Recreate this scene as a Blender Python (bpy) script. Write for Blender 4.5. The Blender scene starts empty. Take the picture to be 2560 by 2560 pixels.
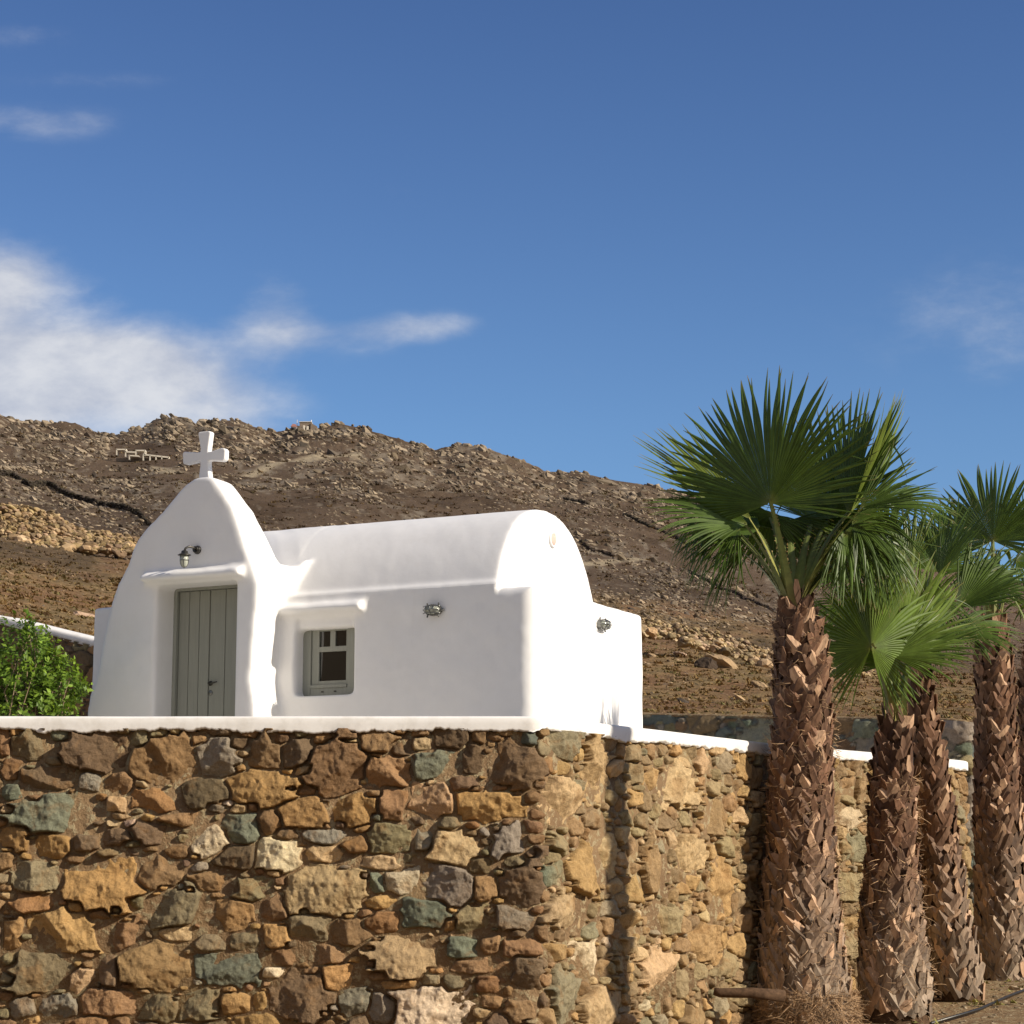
import bpy, bmesh, math, random
import numpy as np
from mathutils import Vector, Matrix

# ------------------------------------------------------------------ camera
scene = bpy.context.scene
F_PX = 5400.0                      # focal length in pixels of a 2560 px wide frame
PITCH = math.atan(900 / F_PX)
EYE = 1.5
cam_data = bpy.data.cameras.new('camera')
cam = bpy.data.objects.new('camera', cam_data)
scene.collection.objects.link(cam)
cam_data.sensor_width = 36.0
cam_data.sensor_fit = 'HORIZONTAL'
cam_data.lens = F_PX / 2560 * 36.0
cam_data.clip_start = 0.1
cam_data.clip_end = 6000
cam.location = (0, 0, EYE)
cam.rotation_euler = (math.pi / 2 + PITCH, 0, 0)
scene.camera = cam

# ------------------------------------------------------------------ light
SUN_EL = math.radians(28)
SUN_AZ = math.radians(25)          # towards the viewer, measured from +X
SUN_DIR = Vector((math.cos(SUN_EL) * math.cos(SUN_AZ), -math.cos(SUN_EL) * math.sin(SUN_AZ), math.sin(SUN_EL)))
sun_data = bpy.data.lights.new('sun', 'SUN')
sun_data.energy = 4.6
sun_data.angle = math.radians(0.5)
sun_data.color = (1.0, 0.90, 0.76)
sun = bpy.data.objects.new('sun', sun_data)
scene.collection.objects.link(sun)
sun.rotation_euler = SUN_DIR.to_track_quat('Z', 'Y').to_euler()
scene.view_settings.view_transform = 'Standard'
scene.view_settings.look = 'None'
scene.view_settings.gamma = 1.0
scene.view_settings.use_curve_mapping = False
scene.view_settings.exposure = 0.35
scene.render.engine = 'CYCLES'
scene.cycles.use_denoising = True
scene.cycles.max_bounces = 6
scene.cycles.diffuse_bounces = 3
scene.cycles.transparent_max_bounces = 6

def ray(px, py):
    """Azimuth tangent and elevation tangent seen from the photograph's standpoint."""
    a = (px - 1280) / F_PX
    b = (1280 - py) / F_PX
    c, s = math.cos(PITCH), math.sin(PITCH)
    y = c - b * s
    z = s + b * c
    return a / y, z / y

def at(px, py, Y):
    u, v = ray(px, py)
    return Vector((u * Y, Y, EYE + v * Y))

# ------------------------------------------------------------------ world
world = bpy.data.worlds.new('World')
scene.world = world
world.use_nodes = True
wt = world.node_tree
wt.nodes.clear()

class NB:
    """small node builder"""
    def __init__(s, tree): s.t = tree
    def n(s, typ, **kw):
        nd = s.t.nodes.new(typ)
        for k, v in kw.items(): setattr(nd, k, v)
        return nd
    def link(s, a, b): s.t.links.new(a, b)
    def put(s, sock, v):
        if v is None: return
        if isinstance(v, bpy.types.NodeSocket): s.link(v, sock)
        else: sock.default_value = v
    def math(s, op, a, b=None, c=None, clamp=False):
        nd = s.n('ShaderNodeMath', operation=op, use_clamp=clamp)
        s.put(nd.inputs[0], a)
        if b is not None: s.put(nd.inputs[1], b)
        if c is not None: s.put(nd.inputs[2], c)
        return nd.outputs[0]
    def mix(s, f, a, b, mode='MIX'):
        nd = s.n('ShaderNodeMix', data_type='RGBA', blend_type=mode)
        s.put(nd.inputs[0], f)
        for k, v in ((6, a), (7, b)):
            if isinstance(v, (tuple, list)) and len(v) == 3: v = (*v, 1)
            s.put(nd.inputs[k], v)
        return nd.outputs[2]
    def noise(s, vec, scale, detail=4, rough=0.55, out='Fac', dist=0.0):
        nd = s.n('ShaderNodeTexNoise')
        if vec is not None: s.link(vec, nd.inputs['Vector'])
        nd.inputs['Scale'].default_value = scale
        nd.inputs['Detail'].default_value = detail
        nd.inputs['Roughness'].default_value = rough
        nd.inputs['Distortion'].default_value = dist
        return nd.outputs[out]
    def ramp(s, f, stops):
        nd = s.n('ShaderNodeValToRGB')
        s.link(f, nd.inputs[0])
        el = nd.color_ramp.elements
        while len(el) < len(stops): el.new(0.5)
        for e, (p, c) in zip(el, stops):
            e.position = p
            e.color = (*c, 1) if len(c) == 3 else c
        return nd.outputs[0]
    def remap(s, f, a, b, c=0.0, d=1.0):
        nd = s.n('ShaderNodeMapRange', interpolation_type='SMOOTHSTEP')
        s.put(nd.inputs[0], f)
        for i, v in enumerate((a, b, c, d)): nd.inputs[i + 1].default_value = v
        return nd.outputs[0]

SKY_STRENGTH = 0.078
w = NB(wt)
sky = w.n('ShaderNodeTexSky', sky_type='NISHITA')
sky.sun_disc = False
sky.sun_elevation = SUN_EL
sky.sun_rotation = math.radians(90) + SUN_AZ
sky.altitude = 300
sky.air_density = 1.0
sky.dust_density = 0.15
sky.ozone_density = 3.0
tc = w.n('ShaderNodeTexCoord')
sep = w.n('ShaderNodeSeparateXYZ')
w.link(tc.outputs['Generated'], sep.inputs[0])
ysafe = w.math('MAXIMUM', sep.outputs[1], 0.05)
U = w.math('DIVIDE', sep.outputs[0], ysafe)
V = w.math('DIVIDE', sep.outputs[2], ysafe)
front = w.remap(sep.outputs[1], 0.1, 0.4)
comb = w.n('ShaderNodeCombineXYZ')
w.link(w.math('MULTIPLY', U, 0.7), comb.inputs[0]); w.link(w.math('MULTIPLY', V, 1.25), comb.inputs[1])
n_big = w.noise(comb.outputs[0], 14, 9, 0.6, dist=0.2)
n_sml = w.noise(comb.outputs[0], 42, 6, 0.6)
def blob(px, py, rx, ry, amp):
    u0, v0 = ray(px, py)
    du = w.math('DIVIDE', w.math('SUBTRACT', U, u0), rx / F_PX)
    dv = w.math('DIVIDE', w.math('SUBTRACT', V, v0), ry / F_PX)
    q = w.math('ADD', w.math('MULTIPLY', du, du), w.math('MULTIPLY', dv, dv))
    return w.math('MULTIPLY', w.math('EXPONENT', w.math('MULTIPLY', q, -1.0)), amp)
CLOUDS = [(120, 960, 300, 150, 1.0), (330, 900, 230, 95, 0.75), (540, 1010, 190, 120, 0.62), (20, 700, 130, 90, 0.75),
          (690, 790, 95, 100, 0.46), (830, 840, 200, 50, 0.42), (1060, 815, 150, 38, 0.46), (110, 305, 210, 50, 0.30), (60, 90, 160, 40, 0.18),
          (1050, 500, 120, 60, 0.16), (2480, 770, 480, 190, 0.17), (2560, 900, 220, 110, 0.14), (1440, 930, 40, 40, 0.14), (230, 200, 300, 30, 0.14), (-200, 900, 300, 260, 1.0)]
tot = None
for c_ in CLOUDS:
    b_ = blob(*c_)
    tot = b_ if tot is None else w.math('ADD', tot, b_)
nz = w.math('ADD', w.math('MULTIPLY', n_big, 1.15), w.math('MULTIPLY', n_sml, 0.45))
dens = w.math('ADD', tot, w.math('MULTIPLY', w.math('SUBTRACT', nz, 0.79), 1.0))
dens = w.math('MULTIPLY', w.remap(dens, 0.04, 1.1), w.remap(tot, 0.02, 0.22))
dens = w.math('MULTIPLY', w.math('MULTIPLY', dens, 0.92), front)
ccol = w.mix(w.remap(nz, 0.62, 1.0), (5.0, 5.35, 6.3), (7.6, 7.7, 8.0))
SKYTINT = (0.80, 0.98, 1.20)
skyc = w.mix(1.0, sky.outputs[0], SKYTINT, 'MULTIPLY')
grad = w.n('ShaderNodeMapRange'); w.link(sep.outputs[2], grad.inputs[0])
for i_, v_ in enumerate((0.2, 0.40, 1.0, 0.78)): grad.inputs[i_ + 1].default_value = v_
gc = w.n('ShaderNodeCombineColor'); w.link(grad.outputs[0], gc.inputs[0]); w.link(grad.outputs[0], gc.inputs[1]); w.link(w.math('POWER', grad.outputs[0], 0.6), gc.inputs[2])
skyc = w.mix(1.0, skyc, gc.outputs[0], 'MULTIPLY')
back = w.math('MULTIPLY', w.remap(w.math('MULTIPLY', sep.outputs[1], -1.0), 0.05, 0.55), w.remap(sep.outputs[2], -0.02, 0.12))  # unseen bright cloud bank behind the viewer, added as fill on front walls
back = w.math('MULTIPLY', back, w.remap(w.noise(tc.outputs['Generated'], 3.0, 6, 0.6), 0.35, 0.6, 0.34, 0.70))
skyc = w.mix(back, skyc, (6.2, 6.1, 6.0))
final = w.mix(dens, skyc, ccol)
bg = w.n('ShaderNodeBackground')
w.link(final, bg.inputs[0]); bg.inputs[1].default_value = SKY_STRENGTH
wo = w.n('ShaderNodeOutputWorld')
w.link(bg.outputs[0], wo.inputs[0])

# ------------------------------------------------------------------ helpers
RNG = np.random.default_rng(7)
random.seed(7)
COL = scene.collection

def tag(o, label=None, cat=None, group=None, kind=None):
    if label: o['label'] = label
    if cat: o['category'] = cat
    if group: o['group'] = group
    if kind: o['kind'] = kind
    return o

def empty(name, loc=(0, 0, 0), rz=0.0, parent=None):
    o = bpy.data.objects.new(name, None)
    o.empty_display_size = 0.2
    COL.objects.link(o); o.location = loc; o.rotation_euler = (0, 0, rz)
    if parent: o.parent = parent
    return o

def mesh_np(name, V_, F_, mat, parent=None, col=None, smooth=True, loc=None):
    """V_ (n,3), F_ (m,3|4) or list of such arrays -> one mesh object"""
    V_ = np.asarray(V_, dtype=np.float32)
    Fs = F_ if isinstance(F_, list) else [F_]
    Fs = [np.asarray(f, dtype=np.int32) for f in Fs if len(f)]
    me = bpy.data.meshes.new(name)
    me.vertices.add(len(V_)); me.vertices.foreach_set('co', V_.ravel())
    nl = sum(f.size for f in Fs); npoly = sum(len(f) for f in Fs)
    me.loops.add(nl); me.loops.foreach_set('vertex_index', np.concatenate([f.ravel() for f in Fs]))
    tot_ = np.concatenate([np.full(len(f), f.shape[1], np.int32) for f in Fs])
    st = np.concatenate([[0], np.cumsum(tot_)[:-1]]).astype(np.int32)
    me.polygons.add(npoly)
    me.polygons.foreach_set('loop_start', st)
    me.polygons.foreach_set('use_smooth', np.full(npoly, smooth))
    me.update(calc_edges=True)
    if col is not None:
        ca = me.color_attributes.new('tint', 'FLOAT_COLOR', 'POINT')
        c4 = np.ones((len(V_), 4), np.float32); c4[:, :col.shape[1]] = col
        ca.data.foreach_set('color', c4.ravel())
    me.validate()
    if mat is not None: me.materials.append(mat)
    o = bpy.data.objects.new(name, me)
    COL.objects.link(o)
    if parent: o.parent = parent
    if loc is not None: o.location = loc
    return o

def grid_faces(nu, nv):
    i = np.arange(nu - 1)[:, None] * nv + np.arange(nv - 1)[None, :]
    i = i.ravel()
    return np.stack([i, i + nv, i + nv + 1, i + 1], 1)

class MB:
    """collects shapes and links them as one mesh"""
    def __init__(s): s.bm = bmesh.new()
    def box(s, a, b, bev=0.0, seg=2):
        x0, y0, z0 = a; x1, y1, z1 = b
        m = Matrix.Translation(((x0 + x1) / 2, (y0 + y1) / 2, (z0 + z1) / 2)) @ Matrix.Diagonal((x1 - x0, y1 - y0, z1 - z0, 1))
        r = bmesh.ops.create_cube(s.bm, size=1, matrix=m)
        if bev > 0:
            es = list({e for v in r['verts'] for e in v.link_edges})
            bmesh.ops.bevel(s.bm, geom=es, offset=bev, segments=seg, profile=0.5, affect='EDGES')
        return s
    def prism(s, pts, y0, y1):
        """outline in x,z extruded along y"""
        a = [s.bm.verts.new((x, y0, z)) for x, z in pts]
        b = [s.bm.verts.new((x, y1, z)) for x, z in pts]
        s.bm.faces.new(a); s.bm.faces.new(b[::-1])
        n = len(pts)
        for i in range(n):
            s.bm.faces.new((a[i], b[i], b[(i + 1) % n], a[(i + 1) % n]))
        return s
    def prism_x(s, pts, x0, x1):
        a = [s.bm.verts.new((x0, y, z)) for y, z in pts]
        b = [s.bm.verts.new((x1, y, z)) for y, z in pts]
        s.bm.faces.new(a[::-1]); s.bm.faces.new(b)
        n = len(pts)
        for i in range(n):
            s.bm.faces.new((a[(i + 1) % n], b[(i + 1) % n], b[i], a[i]))
        return s
    def tube(s, pts, rads, seg=10, cap=True):
        rings = []
        pts = [Vector(p) for p in pts]
        if not hasattr(rads, '__len__'): rads = [rads] * len(pts)
        for i, p in enumerate(pts):
            d = (pts[min(i + 1, len(pts) - 1)] - pts[max(i - 1, 0)]).normalized()
            q = d.to_track_quat('Z', 'Y')
            rings.append([s.bm.verts.new(p + q @ Vector((math.cos(2 * math.pi * k / seg) * rads[i], math.sin(2 * math.pi * k / seg) * rads[i], 0))) for k in range(seg)])
        for r0, r1 in zip(rings, rings[1:]):
            for k in range(seg):
                s.bm.faces.new((r0[k], r0[(k + 1) % seg], r1[(k + 1) % seg], r1[k]))
        if cap:
            s.bm.faces.new(rings[0][::-1]); s.bm.faces.new(rings[-1])
        return s
    def ring(s, c, axis, R, r, seg=24, sx=1.0, sy=1.0):
        q = Vector(axis).to_track_quat('Z', 'Y'); c = Vector(c)
        pts = [c + q @ Vector((math.cos(2 * math.pi * k / seg) * R * sx, math.sin(2 * math.pi * k / seg) * R * sy, 0)) for k in range(seg)]
        rings = []
        for i, p in enumerate(pts):
            d = (pts[(i + 1) % seg] - pts[i - 1]).normalized()
            e1 = (p - c).normalized(); e2 = d.cross(e1)
            rings.append([s.bm.verts.new(p + e1 * math.cos(2 * math.pi * k / 8) * r + e2 * math.sin(2 * math.pi * k / 8) * r) for k in range(8)])
        for i in range(seg):
            r0, r1 = rings[i], rings[(i + 1) % seg]
            for k in range(8):
                s.bm.faces.new((r0[k], r0[(k + 1) % 8], r1[(k + 1) % 8], r1[k]))
        return s
    def lathe(s, c, axis, prof, seg=20):
        q = Vector(axis).to_track_quat('Z', 'Y'); c = Vector(c)
        rings = []
        for r, h in prof:
            rings.append([s.bm.verts.new(c + q @ Vector((math.cos(2 * math.pi * k / seg) * r, math.sin(2 * math.pi * k / seg) * r, h))) for k in range(seg)])
        for r0, r1 in zip(rings, rings[1:]):
            for k in range(seg):
                s.bm.faces.new((r0[k], r0[(k + 1) % seg], r1[(k + 1) % seg], r1[k]))
        s.bm.faces.new(rings[0][::-1]); s.bm.faces.new(rings[-1])
        return s
    def build(s, name, mat, parent=None, smooth=False, loc=None):
        bmesh.ops.recalc_face_normals(s.bm, faces=s.bm.faces)
        me = bpy.data.meshes.new(name)
        s.bm.to_mesh(me); s.bm.free()
        for p in me.polygons: p.use_smooth = smooth
        if mat: me.materials.append(mat)
        o = bpy.data.objects.new(name, me); COL.objects.link(o)
        if parent: o.parent = parent
        if loc is not None: o.location = loc
        return o

# numpy noise -------------------------------------------------------
def _hash(ix, iy, seed):
    h = (ix.astype(np.int64) * 374761393 + iy.astype(np.int64) * 668265263 + seed * 974634777) & 0xffffffff
    h = ((h ^ (h >> 13)) * 1274126177) & 0xffffffff
    h = ((h ^ (h >> 16)) * 2246822519) & 0xffffffff
    return (h ^ (h >> 15)) / 4294967295.0
def vnoise(x, y, seed=0):
    ix = np.floor(x); iy = np.floor(y)
    fx = x - ix; fy = y - iy
    fx = fx * fx * (3 - 2 * fx); fy = fy * fy * (3 - 2 * fy)
    a = _hash(ix, iy, seed); b = _hash(ix + 1, iy, seed); c = _hash(ix, iy + 1, seed); d = _hash(ix + 1, iy + 1, seed)
    return (a * (1 - fx) + b * fx) * (1 - fy) + (c * (1 - fx) + d * fx) * fy
def fbm(x, y, seed=0, octv=4, gain=0.5):
    t = 0; a = 1; s_ = 0
    for o in range(octv):
        t = t + a * (vnoise(x, y, seed + o * 17) - 0.5); s_ += a
        # rotate each octave so the lattice does not show
        x, y = (x * 1.62 - y * 1.18) + 3.1, (x * 1.18 + y * 1.62) + 7.7
        a *= gain
    return t / s_ * 2
def ridged(x, y, seed=0, octv=4, gain=0.55):
    t = 0; a = 1; s_ = 0
    for o in range(octv):
        t = t + a * (1 - np.abs(2 * vnoise(x, y, seed + o * 31) - 1)); s_ += a
        x, y = (x * 1.62 - y * 1.18) + 5.1, (x * 1.18 + y * 1.62) + 1.7
        a *= gain
    return t / s_

# materials ---------------------------------------------------------
def material(name, rough=0.8, spec=0.3):
    m = bpy.data.materials.new(name); m.use_nodes = True
    nb = NB(m.node_tree)
    p = m.node_tree.nodes['Principled BSDF']
    p.inputs['Roughness'].default_value = rough
    p.inputs['Specular IOR Level'].default_value = spec
    return m, nb, p
def obj_coord(nb): return nb.n('ShaderNodeTexCoord').outputs['Object']
def bump(nb, p, h, strength=0.5, dist=0.02):
    b = nb.n('ShaderNodeBump'); b.inputs['Strength'].default_value = strength; b.inputs['Distance'].default_value = dist
    nb.link(h, b.inputs['Height']); nb.link(b.outputs[0], p.inputs['Normal'])
def tint(nb):
    a = nb.n('ShaderNodeAttribute'); a.attribute_name = 'tint'; return a.outputs['Color']

def make_plaster(name, base):
    m, nb, p = material(name, 0.85, 0.2)
    oc = obj_coord(nb)
    n1 = nb.noise(oc, 1.6, 5, 0.6)
    c = nb.ramp(n1, [(0.3, tuple(x * 0.95 for x in base)), (0.7, base)])
    mp = nb.n('ShaderNodeMapping'); mp.inputs['Scale'].default_value = (9, 9, 0.8); nb.link(oc, mp.inputs[0])
    drip = nb.remap(nb.noise(mp.outputs[0], 1.0, 5, 0.65), 0.55, 0.75)
    sp3 = nb.n('ShaderNodeSeparateXYZ'); nb.link(oc, sp3.inputs[0])
    low = nb.remap(sp3.outputs[2], 2.95, 2.45)
    dirt = nb.math('MULTIPLY', nb.remap(nb.noise(oc, 7, 6, 0.65), 0.4, 0.7), nb.math('ADD', nb.math('MULTIPLY', low, 0.30), 0.05))
    dirt = nb.math('ADD', dirt, nb.math('MULTIPLY', drip, 0.07))
    c = nb.mix(dirt, c, (0.50, 0.46, 0.39))
    nb.link(c, p.inputs['Base Color'])
    n2 = nb.noise(oc, 5.0, 5, 0.55)
    n3 = nb.noise(oc, 60.0, 3, 0.5)
    h = nb.math('ADD', n2, nb.math('MULTIPLY', n3, 0.05))
    bump(nb, p, h, 0.12, 0.03)
    return m
M_PLASTER = make_plaster('white_plaster', (0.83, 0.82, 0.80))
M_COPING = make_plaster('white_coping', (0.84, 0.82, 0.78))

def make_paint(name, base, rough=0.55):
    m, nb, p = material(name, rough, 0.35)
    oc = obj_coord(nb)
    mp = nb.n('ShaderNodeMapping'); mp.inputs['Scale'].default_value = (18, 18, 1.2)
    nb.link(oc, mp.inputs[0])
    n1 = nb.noise(mp.outputs[0], 2.0, 4, 0.6)
    c = nb.ramp(n1, [(0.25, tuple(x * 0.85 for x in base)), (0.75, base)])
    nb.link(c, p.inputs['Base Color'])
    bump(nb, p, n1, 0.25, 0.004)
    return m
M_DOOR = make_paint('sage_grey_paint', (0.31, 0.315, 0.265))

def make_metal(name, base, rough=0.35):
    m, nb, p = material(name, rough, 0.5)
    p.inputs['Metallic'].default_value = 0.9
    oc = obj_coord(nb)
    c = nb.ramp(nb.noise(oc, 40, 4, 0.6), [(0.3, tuple(x * 0.6 for x in base)), (0.7, base)])
    nb.link(c, p.inputs['Base Color'])
    return m
M_METAL = make_metal('weathered_steel', (0.26, 0.26, 0.245), 0.3)
M_DARKMETAL = make_metal('dark_bronze', (0.10, 0.095, 0.085), 0.45)
m, nb, p = material('dark_window_glass', 0.03, 0.6)
p.inputs['Base Color'].default_value = (0.012, 0.012, 0.011, 1)
nb.link(nb.ramp(nb.noise(obj_coord(nb), 3, 2), [(0.3, (0.010, 0.010, 0.009)), (0.7, (0.016, 0.015, 0.013))]), p.inputs['Base Color'])
M_GLASS = m
m, nb, p = material('frosted_lamp_glass', 0.12, 0.5)
nb.link(nb.ramp(nb.noise(obj_coord(nb), 20, 2), [(0.3, (0.42, 0.44, 0.36)), (0.7, (0.55, 0.57, 0.48))]), p.inputs['Base Color'])
p.inputs['Transmission Weight'].default_value = 0.25
M_LAMPGLASS = m

def make_stone(name, bump_s=0.95, rough=0.88, dark=0.62, light=1.22, scl=1.0, stain=0.42):
    m, nb, p = material(name, rough, 0.25)
    oc = obj_coord(nb); t_ = tint(nb)
    n1 = nb.noise(oc, 18 * scl, 9, 0.74, dist=0.3)
    n2 = nb.noise(oc, 95 * scl, 5, 0.7)
    f = nb.ramp(n1, [(0.28, (dark,) * 3), (0.5, (1, 1, 1)), (0.72, (light, light * 0.99, light * 0.96))])
    c = nb.mix(1.0, t_, f, 'MULTIPLY')
    # iron stain patches in the stone itself
    st = nb.remap(nb.noise(oc, 5.5 * scl, 5, 0.6, dist=0.8), 0.52, 0.68)
    c = nb.mix(nb.math('MULTIPLY', st, stain), c, (0.26, 0.13, 0.04), 'MIX')
    sp = nb.ramp(n2, [(0.3, (0.8, 0.8, 0.8)), (0.7, (1.18, 1.18, 1.18))])
    c = nb.mix(1.0, c, sp, 'MULTIPLY')
    nb.link(c, p.inputs['Base Color'])
    h = nb.math('ADD', n1, nb.math('MULTIPLY', n2, 0.45))
    bump(nb, p, h, bump_s, 0.02 / scl)
    return m
M_STONE = make_stone('rubble_stone')
M_GREYSTONE = make_stone('grey_fieldstone', 0.8, stain=0.08)

m, nb, p = material('dry_soil', 0.95, 0.1)
oc = obj_coord(nb)
n1 = nb.noise(oc, 1.2, 7, 0.65); n2 = nb.noise(oc, 18, 5, 0.7)
c = nb.ramp(n1, [(0.3, (0.16, 0.10, 0.055)), (0.55, (0.26, 0.17, 0.09)), (0.75, (0.33, 0.24, 0.12))])
c = nb.mix(nb.remap(n2, 0.5, 0.62), c, (0.36, 0.29, 0.17))
nb.link(c, p.inputs['Base Color']); bump(nb, p, nb.math('ADD', n1, n2), 0.8, 0.05)
M_SOIL = m
# ------------------------------------------------------------------ ground
def ground_z(Y):
    return np.interp(Y, [-50, 6, 12, 16.2, 22, 27, 40], [-0.1, 0.0, 0.10, 0.30, 0.56, 0.8, 0.8])
gx = np.concatenate([np.linspace(-3000, -60, 14), np.linspace(-50, -8, 22), np.linspace(-7.5, 9.5, 140), np.linspace(10, 50, 22), np.linspace(60, 3000, 14)])
gy = np.concatenate([np.linspace(-3000, -40, 24), np.linspace(-30, 9, 24), np.linspace(9.5, 27, 150)])
GX, GY = np.meshgrid(gx, gy, indexing='ij')
GZ = ground_z(GY) + 0.03 * fbm(GX * 2.2, GY * 2.2, 5, 4) * (np.abs(GX) < 30) * (GY > -20)
# low country behind the viewer rises to hills
far = np.clip((np.hypot(GX, np.minimum(GY, 0)) - 120) / 2000, 0, 1)
GZ = GZ + far * (420 + 160 * fbm(GX / 500, GY / 500, 9, 4)) * np.clip(-GY / 400, 0, 1)
mesh_np('ground', np.stack([GX, GY, GZ], -1).reshape(-1, 3), grid_faces(len(gx), len(gy)), M_SOIL)
tag(bpy.data.objects['ground'], kind='structure')

# ------------------------------------------------------------------ stone walling
PAL = {'gold': (0.46, 0.27, 0.095), 'tan': (0.52, 0.36, 0.19), 'brown': (0.30, 0.175, 0.08), 'dk': (0.19, 0.125, 0.07),
       'rust': (0.34, 0.175, 0.07), 'green': (0.155, 0.175, 0.12), 'grey': (0.27, 0.235, 0.175), 'cream': (0.66, 0.54, 0.37),
       'olive': (0.25, 0.205, 0.11), 'blue': (0.12, 0.14, 0.125)}
PALW = [('gold', 4), ('tan', 3), ('brown', 8), ('dk', 6), ('rust', 0.8), ('green', 0.8), ('grey', 1.6), ('cream', 0.4), ('olive', 5)]

def stone_face(path, zt, zb, seeds, ds, dz, rng, sizes, relief=0.045, mortar=(0.27, 0.23, 0.165), palw=PALW, warp=0.011, mortar_depth=0.0, closing=None):
    """heightfield of fitted rubble along a plan path; returns verts, faces, colours"""
    P = np.array(path, float)
    seg = np.hypot(*np.diff(P, axis=0).T); S = np.concatenate([[0], np.cumsum(seg)])
    L = S[-1]
    s_ = np.arange(0, L + ds * 0.5, ds)
    px = np.interp(s_, S, P[:, 0]); py = np.interp(s_, S, P[:, 1])
    k = max(1, int(0.05 / ds))
    ker = np.ones(2 * k + 1) / (2 * k + 1)
    def sm(a): return np.convolve(np.pad(a, k, mode='edge'), ker, 'valid')
    px2, py2 = sm(px), sm(py)
    px2[0], px2[-1], py2[0], py2[-1] = px[0], px[-1], py[0], py[-1]
    tx, ty = np.gradient(px2), np.gradient(py2); tl = np.hypot(tx, ty); nx, ny = ty / tl, -tx / tl   # outward = right of travel
    z_ = np.arange(zb, zt.max() if hasattr(zt, 'max') else zt, dz) if not callable(zt) else None
    ztop = np.interp(s_, S, np.broadcast_to(zt, (len(P),)))
    nz_ = int((ztop.max() - zb) / dz) + 2
    T = np.linspace(0, 1, nz_)
    SS = np.repeat(s_[:, None], nz_, 1)
    ZZ = zb + (ztop[:, None] - zb) * T[None, :]
    ws = SS + warp * fbm(SS * 9, ZZ * 9, 3, 4) + warp * 1.6 * fbm(SS * 2.6, ZZ * 2.6, 8, 2)
    wz = ZZ + warp * fbm(SS * 9, ZZ * 9, 23, 4) + warp * 1.6 * fbm(SS * 2.6, ZZ * 2.6, 28, 2)
    # dart throwing, largest first
    st = [tuple(q) for q in seeds]
    cx = [q[0] for q in st]; cz = [q[1] for q in st]; ca = [q[2] for q in st]; cb = [q[3] for q in st]
    for (rmin, rmax, n, pack) in sizes:
        for _ in range(n):
            a = rng.uniform(rmin, rmax); b = a * rng.uniform(0.32 if rmax < 0.1 else 0.5, 0.8)
            s0 = rng.uniform(-0.05, L + 0.05); z0 = rng.uniform(zb, ztop.max())
            if cx:
                d = ((np.array(cx) - s0) / (np.array(ca) + a)) ** 2 + ((np.array(cz) - z0) / (np.array(cb) + b)) ** 2
                if d.min() < pack: continue
            cx.append(s0); cz.append(z0); ca.append(a); cb.append(b); st.append((s0, z0, a, b, None))
    n = len(st)
    d1 = np.full(SS.shape, 9.0); d2 = np.full(SS.shape, 9.0); idx = np.zeros(SS.shape, np.int32)
    names = [p_[0] for p_ in palw]; pw = np.array([p_[1] for p_ in palw], float); pw /= pw.sum()
    scol = np.zeros((n, 3)); sh = np.zeros(n); tl_s = rng.normal(0, 0.16, n); tl_z = rng.normal(0, 0.13, n); sz = np.zeros(n)
    for i, (s0, z0, a, b, c) in enumerate(st):
        nm = c or names[rng.choice(len(names), p=pw)]
        base = np.array(PAL[nm]) * rng.uniform(0.78, 1.15) * (1 + rng.normal(0, 0.03, 3))
        scol[i] = base; sz[i] = min(a, b); sh[i] = relief * rng.uniform(0.55, 1.35) * min(1.1, (min(a, b) / 0.09) ** 0.35)
        R = 2.6
        i0 = max(0, int((s0 - a * R - 0.05) / ds)); i1 = min(len(s_), int((s0 + a * R + 0.05) / ds) + 1)
        if i1 <= i0: continue
        zz0 = (z0 - b * R - 0.05 - zb) / (ztop.max() - zb) * nz_; zz1 = (z0 + b * R + 0.05 - zb) / (ztop.min() - zb) * nz_
        j0 = max(0, int(zz0)); j1 = min(nz_, int(zz1) + 1)
        if j1 <= j0: continue
        dx = (ws[i0:i1, j0:j1] - s0) / a; dy = (wz[i0:i1, j0:j1] - z0) / b
        a0 = rng.normal(0, 0.16); dirs = [(q * math.pi / 2 + a0 + rng.normal(0, 0.16), rng.uniform(0.86, 1.04)) for q in range(4)]
        dirs += [(q * math.pi / 2 + math.pi / 4 + a0 + rng.normal(0, 0.2), rng.uniform(0.98, 1.22)) for q in range(4) if rng.uniform() < 0.62]
        acc = 0
        for th, rr in dirs:
            acc = acc + np.maximum(0, (dx * math.cos(th) + dy * math.sin(th)) / rr) ** 12
        d = acc ** (1 / 12.0)
        A, B, I = d1[i0:i1, j0:j1], d2[i0:i1, j0:j1], idx[i0:i1, j0:j1]
        near = d < A
        B[:] = np.where(near, A, np.minimum(B, d)); A[:] = np.where(near, d, A); I[:] = np.where(near, i, I)
    msz = sz[idx]
    e = np.minimum((2.0 - d1) * np.minimum(msz, 0.11), (d2 - d1) * 0.6 * msz)          # metres to the stone's edge
    jw = 0.0005 + 0.006 * vnoise(SS * 5, ZZ * 5, 77)
    jw = np.minimum(jw, 0.10 * msz)
    inside = np.clip((e - jw) / np.clip(0.28 * msz, 0.004, 0.014), 0, 1)
    prof = 1 - (1 - inside) ** 2.0
    cs = np.array([q[0] for q in st]); czz = np.array([q[1] for q in st])
    til = (SS - cs[idx]) * tl_s[idx] + (ZZ - czz[idx]) * tl_z[idx]
    fac = None
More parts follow.
